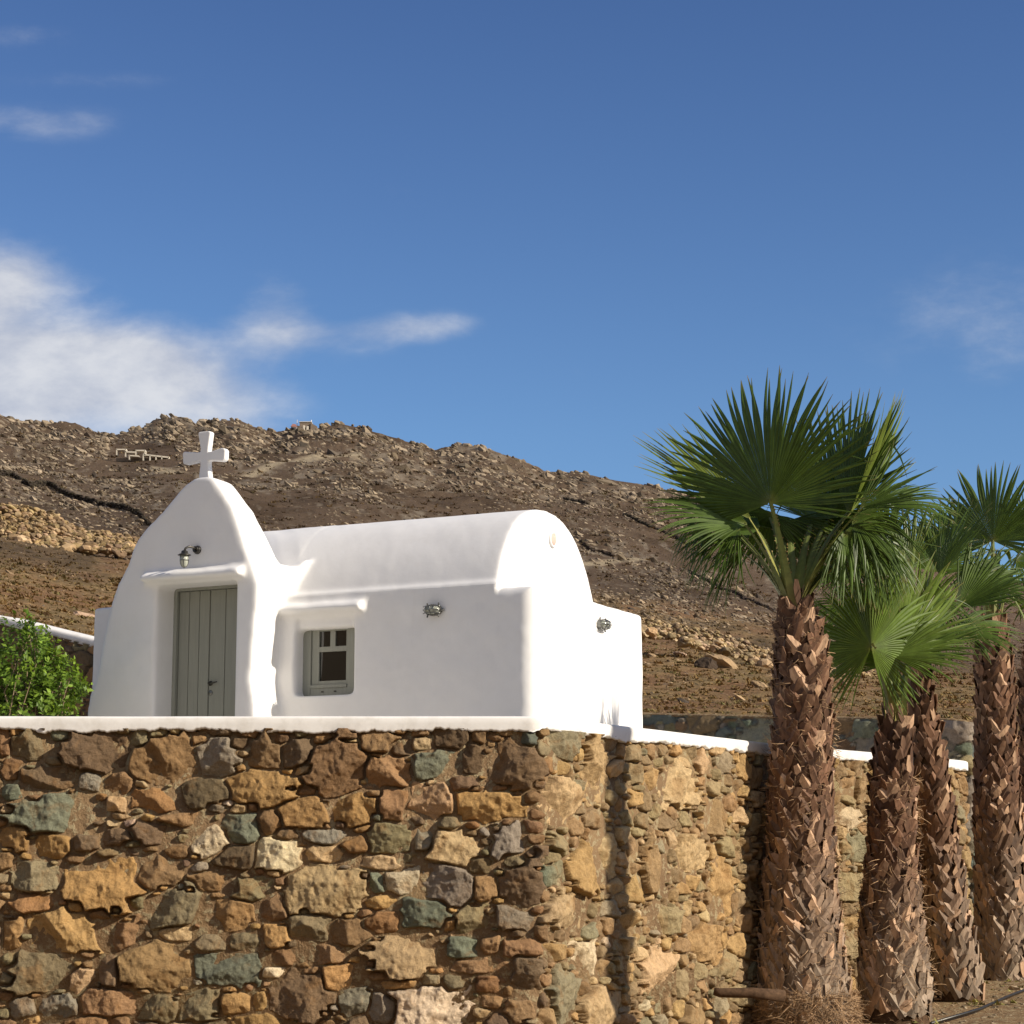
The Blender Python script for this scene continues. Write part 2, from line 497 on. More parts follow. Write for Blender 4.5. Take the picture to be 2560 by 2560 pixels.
    for q in range(4):
        sa = rng.normal(0, 0.40, n); sb = rng.normal(0, 0.40, n); sc_ = rng.uniform(0.05, 0.5, n) * sz
        pl_ = sc_[idx] + (SS - cs[idx]) * sa[idx] + (ZZ - czz[idx]) * sb[idx]
        fac = pl_ if fac is None else np.minimum(fac, pl_)
    til = til + np.clip(fac, -0.05, 0.03) * 0.8
    rough = 0.030 * (ridged(SS * 7 + idx * 3.3, ZZ * 7, 41, 4) - 0.5) + 0.010 * fbm(SS * 28, ZZ * 28, 55, 3)
    h = prof * (sh[idx] + np.clip(til, -0.05, 0.035) + rough * 1.1)
    mort = 1 - np.clip((e - jw) / np.clip(0.1 * msz, 0.0015, 0.005), 0, 1)
    h = h - mort * mortar_depth + (1 - prof) * 0.012 * fbm(SS * 22, ZZ * 22, 91, 3)
    colr = scol[idx]
    mc = np.array(mortar)[None, None, :] * (0.85 + 0.3 * vnoise(SS * 12, ZZ * 12, 64))[..., None]
    colr = colr * (1 - mort[..., None]) + mc * mort[..., None]
    X = px2[:, None] + nx[:, None] * h; Y = py2[:, None] + ny[:, None] * h
    Vv = np.stack([X, Y, ZZ], -1).reshape(-1, 3)
    return Vv, grid_faces(len(s_), nz_), colr.reshape(-1, 3), (px2, py2, nx, ny, ztop, s_)

def sweep(path_info, prof, name, mat, parent=None, jag=0.0, step=1):
    """profile (offset outward, height above top) swept along a wall path; jag roughens the points whose third value is 1"""
    px2, py2, nx, ny, ztop, s_ = [a[::step] for a in path_info]
    n = len(px2); k = len(prof)
    V_ = np.zeros((n, k, 3))
    for j, q in enumerate(prof):
        o, h = q[0], q[1]
        jj = (jag * fbm(s_ * 9, s_ * 0 + 3.3, 12, 5, 0.7) * 1.3 + jag * 0.6 * fbm(s_ * 2.1, s_ * 0 + 9.3, 2, 2)) if len(q) > 2 and q[2] else 0
        wob = 0.002 * fbm(s_ * 1.3, s_ * 0 + j * 0.37, 31, 3)
        V_[:, j, 0] = px2 + nx * (o + wob); V_[:, j, 1] = py2 + ny * (o + wob); V_[:, j, 2] = ztop + h + jj + wob
    f = grid_faces(n, k)
    caps = []
    f = np.concatenate([f, np.stack([np.arange(n - 1) * k, np.arange(n - 1) * k + k - 1, np.arange(1, n) * k + k - 1, np.arange(1, n) * k], 1)])
    V2 = V_.reshape(-1, 3)
    me_f = [f]
    # end caps as fans
    c0 = V_[0].mean(0); c1 = V_[-1].mean(0)
    V2 = np.vstack([V2, c0, c1]); i0 = len(V2) - 2; i1 = len(V2) - 1
    a = np.arange(k); b = (a + 1) % k
    me_f.append(np.stack([np.full(k, i0), b, a], 1)); me_f.append(np.stack([np.full(k, i1), (n - 1) * k + a, (n - 1) * k + b], 1))
    return mesh_np(name, V2, me_f, mat, parent)

# terrace retaining wall, front and side
RAW = """20,130,40,90,brown;120,150,160,80,olive;325,165,250,130,dk;570,195,215,165,brown;750,190,140,150,grey;915,170,110,110,brown;1035,165,115,110,dk;1165,225,175,200,brown;1295,130,120,80,brown;1340,240,150,115,brown;1500,210,165,100,green;1555,120,120,85,dk;1650,110,50,60,brown;1635,200,80,100,dk;1775,220,190,150,dk;1820,110,70,70,blue;40,225,80,70,brown;160,260,200,90,dk;315,265,80,75,grey;410,270,95,95,brown;40,300,85,60,green;210,375,300,130,green;405,350,75,65,tan;540,330,190,85,rust;700,310,160,100,dk;885,285,220,120,gold;1055,380,150,110,gold;1215,365,175,100,gold;1355,350,95,120,brown;1490,335,160,120,tan;1685,355,220,90,gold;45,460,100,80,gold;180,490,145,90,gold;305,475,100,70,dk;395,455,120,50,dk;535,445,140,80,dk;630,395,180,50,brown;825,430,130,100,green;720,475,140,105,cream;960,525,145,105,cream;930,410,90,70,brown;1110,520,135,60,tan;1130,455,170,50,grey;1345,465,160,90,olive;1570,500,155,110,tan;1465,465,70,90,grey;1760,470,110,100,grey;130,600,155,105,olive;350,615,265,160,gold;555,570,150,130,brown;600,515,100,50,brown;800,530,130,85,dk;750,610,150,80,brown;865,640,150,80,olive;1125,640,280,165,tan;1280,540,170,55,tan;1385,610,130,85,cream;1545,625,160,135,grey;1675,640,70,90,brown;1800,630,130,150,dk;1295,615,60,80,green;130,690,150,70,rust;590,710,170,120,olive;780,730,190,105,gold;935,700,110,90,brown;1310,685,110,60,gold;1460,725,165,120,green;1625,745,125,95,olive;40,800,70,110,gold;215,785,215,140,gold;420,800,165,110,brown;620,795,130,60,tan;730,830,115,70,olive;845,820,120,70,olive;950,795,95,80,gold;1070,770,150,80,olive;1200,790,140,90,brown;1325,755,115,75,rust;1400,870,240,150,tan;1590,840,110,75,green;1690,830,90,60,brown;1790,840,130,70,brown;140,920,210,130,olive;545,910,250,165,brown;785,915,200,125,green;285,950,90,80,tan;375,915,75,115,dk;985,870,160,60,brown;1135,865,140,75,brown;940,930,80,40,cream;1175,935,130,90,gold;1650,905,210,60,brown;1815,950,90,150,dk;200,1040,150,90,grey;380,1030,210,90,brown;550,1050,130,90,olive;690,1040,130,105,olive;815,1040,100,80,gold;1035,1010,205,160,dk;900,1030,50,80,gold;1215,1030,100,100,grey;1325,1060,90,90,grey;1500,1060,270,170,cream;1370,975,150,35,gold;890,1100,180,60,gold;90,1040,80,70,grey"""
XL = -5.0
WALL_Y = 14.0
seeds = []
for it in RAW.split(';'):
    q = it.split(',')
    cx_, cy_, ww, hh = [float(v) for v in q[:4]]
    p_ = at(cx_ / 1.38, cy_ / 1.38 + 1760, WALL_Y)
    seeds.append((p_.x - XL, p_.z, ww / 1.38 / 386 / 2 * 0.97, hh / 1.38 / 386 / 2 * 0.97, q[4]))
# side wall stones, distance along the side from the corner, height, half sizes
CORNER_X = 0.155
for a_, z_, ra, rb, c_ in [(0.28, 2.33, 0.16, 0.1, 'green'), (0.72, 2.14, 0.17, 0.20, 'tan'), (0.25, 1.95, 0.22, 0.13, 'tan'), (1.9, 2.12, 0.26, 0.15, 'tan'), (2.35, 2.3, 0.12, 0.1, 'tan'),
                        (0.55, 1.5, 0.18, 0.15, 'gold'), (0.35, 1.25, 0.26, 0.11, 'tan'), (0.85, 1.62, 0.15, 0.18, 'tan'), (0.3, 0.72, 0.14, 0.17, 'green'), (0.6, 0.95, 0.16, 0.1, 'cream'), (0.75, 0.6, 0.25, 0.14, 'tan'),
                        (1.55, 1.5, 0.2, 0.16, 'brown'), (2.1, 1.62, 0.22, 0.13, 'tan'), (1.6, 0.8, 0.22, 0.17, 'tan'), (2.3, 1.0, 0.2, 0.14, 'gold'), (1.7, 1.18, 0.2, 0.1, 'olive'), (2.6, 1.4, 0.16, 0.2, 'gold')]:
    seeds.append((CORNER_X - XL + a_, z_, ra, rb, c_))
FRONT_TOP = float(at(600, 1822, WALL_Y).z)
path = [(XL, WALL_Y), (CORNER_X, WALL_Y), (CORNER_X + 0.10, WALL_Y + 0.13), (2.05, 17.05), (3.05, 18.28), (4.02, 19.55), (4.10, 19.72), (3.98, 19.95), (3.3, 20.4)]
side_w = [('gold', 4), ('tan', 9), ('brown', 3), ('dk', 1), ('rust', 1), ('green', 1.3), ('grey', 2.5), ('cream', 2), ('olive', 3)]
rngw = np.random.default_rng(11)
WV, WF, WC, WPI = stone_face(path, FRONT_TOP, 0.05, seeds, 0.0065, 0.0065, rngw,
                             [(0.11, 0.18, 160, 0.95), (0.07, 0.12, 2600, 0.82), (0.042, 0.075, 7000, 0.80), (0.028, 0.045, 7000, 0.86)], relief=0.036, mortar_depth=0.05, mortar=(0.15, 0.122, 0.085))
# the side faces carry paler, yellower stones
side = np.clip((WV[:, 1] - 14.02) / 0.1, 0, 1)[:, None]
_l = WC.mean(1, keepdims=True)
WC = (WC * 0.82 + np.array([1.34, 0.98, 0.56]) * _l * 0.18)
WC = WC * (1 - side) + (WC * 0.72 + np.array([0.47, 0.335, 0.165]) * 0.32) * side
stone_wall = empty('stone_wall', (CORNER_X, WALL_Y, 0.1))
tag(stone_wall, 'large golden brown rubble stone retaining wall in the foreground with a white coping on top', 'stone wall')
def shift(V_, o): return V_ - np.array(o)
so = (CORNER_X, WALL_Y, 0.1)
f_ = mesh_np('wall', shift(WV, so), WF, M_STONE, stone_wall, col=WC)
WPI2 = (WPI[0] - so[0], WPI[1] - so[1], WPI[2], WPI[3], WPI[4] - so[2], WPI[5])
cop = sweep(WPI2, [(0.045, -0.010, 1), (0.046, 0.002, 1), (0.047, 0.03), (0.047, 0.062), (0.043, 0.071), (0.032, 0.077), (0.0, 0.080), (-0.2, 0.086), (-0.42, 0.08), (-0.46, 0.05), (-0.46, -0.03)], 'coping', M_COPING, stone_wall, jag=0.026, step=1)
back = sweep(WPI2, [(0.0, -0.02), (-0.44, -0.02), (-0.44, -2.3), (0.0, -2.3)], 'wall_core', M_SOIL, stone_wall, step=12)

# terrace floor behind the wall
tz = 2.44
tp = [(-9, 14.3), (0.0, 14.3), (3.55, 19.9), (4.6, 24.3), (5.0, 27.4), (-9, 27.4)]
mb = MB()
vs = [mb.bm.verts.new((x, y, tz)) for x, y in tp]
mb.bm.faces.new(vs)
for i in []:
    mb.bm.faces.new((vs[i], vs[(i + 1) % len(tp)], vb[(i + 1) % len(tp)], vb[i]))
m, nb, p = material('pale_paving', 0.9, 0.2)
oc = obj_coord(nb)
nb.link(nb.ramp(nb.noise(oc, 3, 5, 0.6), [(0.3, (0.68, 0.64, 0.56)), (0.7, (0.78, 0.74, 0.66))]), p.inputs['Base Color'])
bump(nb, p, nb.noise(oc, 12, 4), 0.3, 0.01)
tag(mb.build('terrace', m), kind='structure')
mb = MB(); vs = [mb.bm.verts.new((x, y, tz - 0.03)) for x, y in tp]; vb = [mb.bm.verts.new((x, y, 0.2)) for x, y in tp]
mb.bm.faces.new(vs)
for i in range(len(tp)): mb.bm.faces.new((vs[i], vs[(i + 1) % len(tp)], vb[(i + 1) % len(tp)], vb[i]))
tag(mb.build('terrace_earth', M_SOIL), kind='structure')

# ------------------------------------------------------------------ chapel
CB = math.radians(27)
CO = (0.01026 * 21.2, 21.2, 0.0)
chapel = empty('chapel', (CO[0], CO[1], 0.0), -CB)
tag(chapel, 'small whitewashed chapel with a barrel vault, a bell shaped gable, grey door and cross', 'chapel')
_xd = (math.cos(CB), -math.sin(CB)); _yd = (math.sin(CB), math.cos(CB))
def onY(px, py, k):
    u, v = ray(px, py); Y = (k + CO[0] * _yd[0] + CO[1] * _yd[1]) / (u * _yd[0] + _yd[1]); x, y = u * Y - CO[0], Y - CO[1]
    return x * _xd[0] + y * _xd[1], EYE + v * Y
def onX(px, py, k):
    u, v = ray(px, py); Y = (k + CO[0] * _xd[0] + CO[1] * _xd[1]) / (u * _xd[0] + _xd[1]); x, y = u * Y - CO[0], Y - CO[1]
    return x * _yd[0] + y * _yd[1], EYE + v * Y
FY = -0.5                              # facade plane
BZ = 2.3
W_ = 2.68
WX0, WX1, WZ0, WZ1 = -2.78, -2.08, 3.30, 4.115    # window opening
wallm = MB()
wallm.box((-5.42, 0.25, BZ), (0, W_, 4.30))
wallm.box((-5.42, 0.0, BZ), (WX0, 0.3, 4.30)); wallm.box((WX1, 0.0, BZ), (0, 0.3, 4.30))
wallm.box((WX0 - 0.05, 0.0, BZ), (WX1 + 0.05, 0.3, WZ0)); wallm.box((WX0 - 0.05, 0.0, WZ1), (WX1 + 0.05, 0.3, 4.30))
wallm.box((-5.42, 0.0, 4.2), (-0.40, W_, 4.375))
# vault
ap = [onX(x, y, -0.423) for x, y in [(1240, 1450), (1250, 1400), (1265, 1350), (1290, 1300), (1310, 1285), (1340, 1272), (1380, 1276), (1410, 1300), (1440, 1345), (1465, 1410), (1480, 1470), (1490, 1515)]]
yc, zc, ra, rb = 1.195, 4.36, 1.19, 0.905
_ay = np.array([0.045, 0.12, 0.245, 0.45, 0.66, 0.93, 1.20, 1.48, 1.72, 1.93, 2.14, 2.29, 2.38]); _az = np.array([4.36, 4.59, 4.81, 5.045, 5.165, 5.245, 5.268, 5.24, 5.155, 5.02, 4.80, 4.57, 4.36])
_t = np.linspace(0, 12, 49); _k3 = np.array([0.25, 0.5, 0.25])
_yy = np.interp(_t, np.arange(13), _ay); _zz = np.interp(_t, np.arange(13), _az)
for _ in range(6):
    _yy[1:-1] = np.convolve(_yy, _k3, 'valid'); _zz[1:-1] = np.convolve(_zz, _k3, 'valid')
arch = [(0.045, 4.0)] + list(zip(_yy, _zz)) + [(2.38, 4.0)]
wallm.prism_x(arch, -5.0, -0.43)
# facade
DX0, DZ1 = onY(392, 1454, FY); DX1 = -3.205; DZ1 = 4.49
out = [(212, 1800), (214, 1780), (222, 1732), (236, 1700), (247, 1655), (256, 1600), (266, 1550), (276, 1508), (290, 1465), (309, 1425), (319, 1405), (333, 1365), (346, 1341), (374, 1308), (406, 1276), (430, 1244), (446, 1224), (463, 1207), (480, 1195), (495, 1190), (520, 1190),
       (534, 1197), (555, 1226), (580, 1266), (598, 1318), (614, 1372), (630, 1413), (645, 1460), (644, 1500), (638, 1540), (632, 1615), (626, 1696), (636, 1760), (638, 1800)]
fo = [onY(x, y, FY) for x, y in out]
fo[0] = (fo[0][0], BZ); fo[-1] = (fo[-1][0], BZ)
notch = [(DX1, BZ), (DX1, DZ1), (DX0, DZ1), (DX0, BZ)]
fm = MB()
DY = -0.12
wallm.prism(fo + notch, FY, DY)
_a = [wallm.bm.verts.new((x, DY, z)) for x, z in fo]; _b = [wallm.bm.verts.new((x, float(np.interp(z, [4.40, 4.62, 5.0, 5.40, 5.62], [0.30, 0.16, 0.0, -0.12, -0.15])), z)) for x, z in fo]
wallm.bm.faces.new(_a); _bf = wallm.bm.faces.new(_b[::-1])
for i in range(len(fo)): wallm.bm.faces.new((_a[i], _b[i], _b[(i + 1) % len(fo)], _a[(i + 1) % len(fo)]))
bmesh.ops.triangulate(wallm.bm, faces=[_bf])
# saddle that runs from the gable back to the vault
def sp_(px, py, k):
    x, z = onY(px, py, k); return (x, k, z)
S1, S2, S3, S4 = (-3.02, -0.40, 4.70), sp_(724, 1421, -0.06), sp_(746, 1418, 0.04), sp_(770, 1396, 0.13)
D1, D2 = (-2.98, -0.40, 4.15), sp_(724, 1486, -0.01)
inner = [(-3.3, -0.3, 4.70), (-3.3, -0.3, 3.9), (-3.3, 0.5, 4.62), (-3.3, 0.5, 3.9)]
for hull in ([S1, S2, S3, D1, D2, (S3[0], 0.5, S3[2])] + inner, [S3, S4, D2, (S4[0], 0.6, S4[2]), (D2[0], 0.6, D2[2]), (-3.1, 0.1, S3[2]), (-3.1, 0.6, S3[2]), (-3.1, 0.1, 4.1)]):
    hv = [wallm.bm.verts.new(p_) for p_ in hull]
    r_ = bmesh.ops.convex_hull(wallm.bm, input=hv)
    bmesh.ops.delete(wallm.bm, geom=list({g for g in r_['geom_interior'] + r_['geom_unused'] if isinstance(g, bmesh.types.BMVert)}), context='VERTS')
# lintels
for (x0, x1, z, yy, pr) in ((-4.36, -3.10, 4.565, FY, 0.13), (-2.97, -1.95, 4.20, 0.0, 0.11)):
    wallm.prism_x([(yy + 0.05, z - 0.055), (yy - pr + 0.02, z - 0.045), (yy - pr - 0.005, z - 0.01), (yy - pr + 0.01, z + 0.03), (yy - 0.03, z + 0.065), (yy + 0.05, z + 0.085)], x0, x1)
shell = wallm.build('wall', M_PLASTER, None)
md = shell.modifiers.new('r', 'REMESH'); md.mode = 'VOXEL'; md.voxel_size = 0.022
ms = shell.modifiers.new('s', 'SMOOTH'); ms.factor = 0.5; ms.iterations = 14
dg = bpy.context.evaluated_depsgraph_get()
me2 = bpy.data.meshes.new_from_object(shell.evaluated_get(dg))
bpy.data.objects.remove(shell)
nv = len(me2.vertices); co = np.zeros(nv * 3); me2.vertices.foreach_get('co', co); co = co.reshape(-1, 3)
# hand made unevenness
def round_corner(i, j, si, sj, ci, cj, r, sel):
    # turn the square arris at (ci, cj) into a soft one of radius r
    a = (co[:, i] - ci) * si; b = (co[:, j] - cj) * sj          # both run inwards from the arris
    m_ = sel & (a < r) & (b < r) & (a > -0.05) & (b > -0.05)
    da, db = r - a[m_], r - b[m_]; L_ = np.maximum(np.hypot(da, db), 1e-6); k_ = np.minimum(1, r / L_)
    co[m_, i] = ci + si * (r - da * k_); co[m_, j] = cj + sj * (r - db * k_)
round_corner(0, 1, -1, 1, 0.0, 0.0, 0.15, co[:, 2] < 4.5)
round_corner(0, 2, -1, -1, 0.0, 4.30, 0.09, co[:, 0] > -0.3)
round_corner(1, 2, 1, -1, 0.0, 4.30, 0.09, co[:, 0] > -0.42)
dsp = 0.012 * fbm(co[:, 0] * 1.4 + co[:, 1] * 0.8, co[:, 2] * 1.4 + co[:, 1] * 0.7, 4, 3) + 0.005 * fbm(co[:, 0] * 6 + co[:, 1] * 5, co[:, 2] * 6 - co[:, 1] * 4, 6, 2)
dsp = dsp * np.where(co[:, 2] > 4.34, np.where(co[:, 0] > -2.9, 0.4, 1.0), 1.0)
nr = np.zeros(nv * 3); me2.vertices.foreach_get('normal', nr); nr = nr.reshape(-1, 3)
keep = ((co[:, 0] > WX0 - 0.03) & (co[:, 0] < WX1 + 0.03) & (co[:, 2] > WZ0 - 0.03) & (co[:, 2] < WZ1 + 0.03)) | ((co[:, 0] > DX0 - 0.02) & (co[:, 0] < DX1 + 0.02) & (co[:, 2] < DZ1 + 0.02) & (co[:, 1] < 0))
co += nr * (dsp * ~keep)[:, None]
polys = np.zeros(len(me2.loops), np.int32); me2.loops.foreach_get('vertex_index', polys)
polys = polys.reshape(-1, 4)
fc = co[polys].mean(1)
is_gable = (fc[:, 1] < 0.28) & (fc[:, 0] < -2.93 + 0.06 * (fc[:, 2] > 4.5)) & (fc[:, 0] > -5.2) & ((fc[:, 1] < -0.02) | (fc[:, 2] > 4.42))
is_roof = (~is_gable) & (fc[:, 2] > 4.34)
for nm, sel in (('wall', ~is_gable & ~is_roof), ('roof', is_roof), ('gable', is_gable)):
    ff = polys[sel]; used, inv = np.unique(ff, return_inverse=True)
    o_ = mesh_np(nm, co[used], inv.reshape(-1, 4), M_PLASTER, chapel)
bpy.data.meshes.remove(me2)

# cross
cz0 = 5.60
cp = [onY(x, y, FY + 0.25) for x, y in [(500, 1196), (504, 1165), (504, 1154), (468, 1162), (461, 1160), (460, 1134), (464, 1130), (496, 1132), (504, 1131), (505, 1124), (499, 1086), (500, 1081), (525, 1078), (530, 1081), (525, 1118), (524, 1130), (532, 1129), (556, 1121), (563, 1121), (567, 1126), (566, 1148), (560, 1154), (530, 1152), (524, 1153), (524, 1165), (527, 1196)]]
cb_ = MB(); cb_.prism(cp, FY + 0.22, FY + 0.30)
cr = cb_.build('cross', M_PLASTER, chapel)
bv = cr.modifiers.new('b', 'BEVEL'); bv.width = 0.012; bv.segments = 2
for p_ in cr.data.polygons: p_.use_smooth = False

# door
door = MB()
jx0 = onY(433, 1600, DY)[0]; jx1 = DX1 + 0.12
door.box((jx0 - 0.05, DY - 0.068, BZ), (jx0 + 0.085, DY + 0.05, DZ1 + 0.05), 0.006)
door.box((jx1 - 0.085, DY - 0.068, BZ), (jx1 + 0.05, DY + 0.05, DZ1 + 0.05), 0.006)
door.box((jx0 + 0.08, DY - 0.065, onY(500, 1477, DY)[1]), (jx1 - 0.08, DY + 0.05, DZ1 + 0.045), 0.006)
door.build('door_frame', M_DOOR, chapel)
lx0, lx1 = jx0 + 0.088, jx1 - 0.088; lm = onY(527, 1600, DY)[0]; ltop = onY(500, 1478, DY)[1]
dr = empty('door', (lm, DY, BZ), 0, chapel)
for (a, b) in ((lx0, lm - 0.004), (lm + 0.004, lx1)):
    n_ = 3; ww = (b - a) / n_
    lf = MB()
    for k in range(n_):
        lf.box((a + k * ww + 0.0035 - lm, -0.026, 0.1), (a + (k + 1) * ww - 0.003 - lm, 0.04, ltop - BZ), 0.004, 1)
    lf.box((a - lm, -0.012, 0.1), (b - lm, 0.05, ltop - BZ - 0.003))
    lf.build('leaf', M_DOOR, dr)
hz = onY(530, 1709, DY)[1] - BZ
hm = MB(); hm.lathe((0.03, -0.026, hz), (0, -1, 0), [(0.026, 0), (0.026, 0.008), (0.011, 0.01), (0.010, 0.045)], 16)
hm.tube([(0.03, -0.055, hz), (0.06, -0.062, hz - 0.002), (0.11, -0.055, hz + 0.008), (0.125, -0.05, hz + 0.014)], [0.011, 0.010, 0.008, 0.006], 8)
hm.build('handle', M_DARKMETAL, dr, True)
km = MB(); kz = hz - 0.10; km.lathe((0.03, -0.026, kz), (0, -1, 0), [(0.027, 0), (0.027, 0.006), (0.018, 0.008), (0.010, 0.012)], 16)
km.build('lock', M_METAL, dr, True)

# window
WY = 0.18
win = empty('window', (WX0, WY, WZ0), 0, chapel)
def wl(px, py):
    x, z = onY(px, py, WY); return x - WX0, z - WZ0
ox0, oz1 = wl(759, 1545); ox1, oz0 = WX1 - WX0 + 0.02, 0.0
fr = MB()
cx0, cz1_ = wl(782, 1564); cx1, czb = wl(871, 1717)
fr.box((ox0 - 0.08, -0.03, -0.04), (cx0, 0.06, oz1 + 0.06), 0.006); fr.box((cx1, -0.03, -0.04), (ox1 + 0.05, 0.06, oz1 + 0.06), 0.006)
fr.box((cx0 - 0.002, -0.027, cz1_), (cx1 + 0.002, 0.06, oz1 + 0.058), 0.006); fr.box((cx0 - 0.002, -0.027, -0.038), (cx1 + 0.002, 0.06, czb), 0.006)
fr.build('frame', M_DOOR, win)
ca = MB()
a0, b1 = wl(800, 1579); a1, b0 = wl(866, 1700); am0 = wl(826.5, 1600)[0]; am1 = wl(839, 1600)[0]; bm1 = wl(830, 1616)[1]; bm0 = wl(830, 1629)[1]
ca.box((cx0 + 0.003, -0.012, czb + 0.003), (a0, 0.04, cz1_ - 0.003), 0.004); ca.box((a1, -0.012, czb + 0.003), (cx1 - 0.003, 0.04, cz1_ - 0.003), 0.004)
ca.box((a0 - 0.002, -0.010, b1), (a1 + 0.002, 0.04, cz1_ - 0.005), 0.004); ca.box((a0 - 0.002, -0.010, czb + 0.005), (a1 + 0.002, 0.04, b0), 0.004)
ca.box((a0 - 0.002, -0.009, bm0), (a1 + 0.002, 0.038, bm1), 0.004); ca.box((am0, -0.008, bm1 - 0.002), (am1, 0.037, b1 + 0.002), 0.004)
ca.box((cx0 + 0.002, -0.040, czb - 0.005), (cx1 - 0.002, 0.0, czb + 0.030), 0.006)
ca.build('casement', M_DOOR, win)
for (x0, x1, z0, z1) in ((a0, am0, bm1, b1), (am1, a1, bm1, b1), (a0, a1, b0, bm0)):
    g_ = MB(); g_.box((x0 - 0.008, 0.012, z0 - 0.008), (x1 + 0.008, 0.018, z1 + 0.008)); g_.build('pane', M_GLASS, win)
for fx in (0.33, 0.68):
    hb = MB(); hb.box((cx0 + (cx1 - cx0) * fx - 0.015, -0.034, czb - 0.05), (cx0 + (cx1 - cx0) * fx + 0.015, -0.026, czb - 0.035), 0.002)
    hb.build('drain_slot', M_DARKMETAL, win)

# round vent on the vault's end
vy, vz = onX(1381, 1349, -0.43)
vm = MB(); vm.lathe((-0.43, vy, vz), (1, 0, 0), [(0.085, -0.02), (0.085, 0.018), (0.078, 0.022), (0.066, 0.020), (0.063, 0.006)], 28)
vn = vm.build('vent_ring', M_PLASTER, chapel, True)
m, nb, p = material('terracotta_disc', 0.8, 0.2)
nb.link(nb.ramp(nb.noise(obj_coord(nb), 30, 3), [(0.3, (0.62, 0.40, 0.34)), (0.7, (0.72, 0.50, 0.42))]), p.inputs['Base Color'])
vm = MB(); vm.lathe((-0.43, vy, vz), (1, 0, 0), [(0.062, -0.02), (0.062, 0.012), (0.03, 0.014)], 24)
vm.build('vent_disc', m, vn, True); 

# wall lamps
def chap_world(x, y, z):
    return Vector((CO[0] + x * _xd[0] + y * _yd[0], CO[1] + x * _xd[1] + y * _yd[1], z))
def bulkhead(label, pos, rz):
    """oval caged lamp, long axis along local x, wall behind at +y"""
    r = empty('wall_lamp', pos, rz); tag(r, label, 'wall lamp', 'lamps on the chapel walls')
    b = MB()
    def oval(sx, sz, y0, y1, bm_):
        n = 32
        for yy0, yy1 in ((y0, y1),):
            ring0 = [bm_.verts.new((math.cos(t) * sx, yy0, math.sin(t) * sz)) for t in [2 * math.pi * k / n for k in range(n)]]
            ring1 = [bm_.verts.new((math.cos(t) * sx * .96, yy1, math.sin(t) * sz * .96)) for t in [2 * math.pi * k / n for k in range(n)]]
            bm_.faces.new(ring0); bm_.faces.new(ring1[::-1])
            for k in range(n): bm_.faces.new((ring0[k], ring1[k], ring1[(k + 1) % n], ring0[(k + 1) % n]))
    oval(0.100, 0.058, 0.01, -0.045, b.bm)
    for sx in (-1, 1):
        for sz in (-1, 1):
            b.tube([(sx * 0.062, -0.02, sz * 0.048), (sx * 0.066, -0.030, sz * 0.072)], [0.009, 0.007], 8)
    b.lathe((0.10, -0.018, 0), (1, 0, 0), [(0.016, 0), (0.013, 0.022), (0.008, 0.024)], 12)
    b.build('housing', M_METAL, r, False)
    g_ = bmesh.new(); bmesh.ops.create_uvsphere(g_, u_segments=24, v_segments=14, radius=1, matrix=Matrix.Translation((0, -0.045, 0)) @ Matrix.Diagonal((0.088, 0.058, 0.046, 1)))
    gm = MB(); gm.bm.free(); gm.bm = g_; gm.build('glass', M_LAMPGLASS, r, True)
    c_ = MB()
    for xx in (-0.045, 0.0, 0.045):
        hgt = math.sqrt(1 - (xx / 0.1) ** 2)
        c_.tube([(xx, -0.045 - 0.066 * hgt * math.sin(t), 0.054 * hgt * math.cos(t)) for t in np.linspace(0, math.pi, 11)], 0.0048, 6)
    for tt in (0.28, 0.5, 0.72):
        t = tt * math.pi
        c_.tube([(0.098 * math.cos(q), -0.045 - 0.066 * math.sin(q) * math.sin(t), 0.054 * math.cos(t)) for q in np.linspace(0.0, math.pi, 13)], 0.0048, 6)
    c_.build('cage', M_METAL, r, True)
    return r
x_, z_ = onY(1086, 1526, 0.0)
bulkhead('oval caged bulkhead lamp on the shaded chapel wall right of the window', chap_world(x_, -0.005, z_), -CB)
y_, z_ = onX(1500, 1562, 0.0)
bulkhead('oval caged bulkhead lamp on the sunlit end wall of the chapel', chap_world(0.005, y_, z_), -CB + math.pi / 2)
x_, z_ = onY(494, 1375, FY)
dl = empty('wall_lamp', chap_world(x_, FY, z_), -CB)
tag(dl, 'hanging ship lamp with glass jar and metal hood above the chapel door', 'wall lamp', 'lamps on the chapel walls')
b = MB(); b.lathe((0, 0.012, 0), (0, -1, 0), [(0.045, 0), (0.045, 0.02), (0.036, 0.032), (0.02, 0.036)], 18)
b.tube([(0, -0.02, 0), (-0.01, -0.07, 0.018), (-0.03, -0.12, 0.022), (-0.05, -0.15, 0.0), (-0.055, -0.155, -0.03)], [0.014, 0.012, 0.012, 0.012, 0.012], 10)
b.ring((0.0, -0.04, 0.0), (0, 1, 0.2), 0.03, 0.006, 16)
b.build('bracket', M_DARKMETAL, dl, True)
HX, HY = -0.055, -0.155
b = MB(); b.lathe((HX, HY, -0.10), (0, 0, 1), [(0.068, 0.026), (0.072, 0.030), (0.055, 0.040), (0.036, 0.048), (0.032, 0.072), (0.014, 0.082)], 24); b.build('hood', M_DARKMETAL, dl, True)
b = MB(); b.lathe((HX, HY, -0.10), (0, 0, 1), [(0.008, -0.098), (0.026, -0.088), (0.038, -0.06), (0.041, -0.02), (0.041, 0.026)], 20); b.build('glass', M_LAMPGLASS, dl, True)
b = MB(); b.ring((HX, HY, -0.125), (0, 0, 1), 0.045, 0.004, 20)
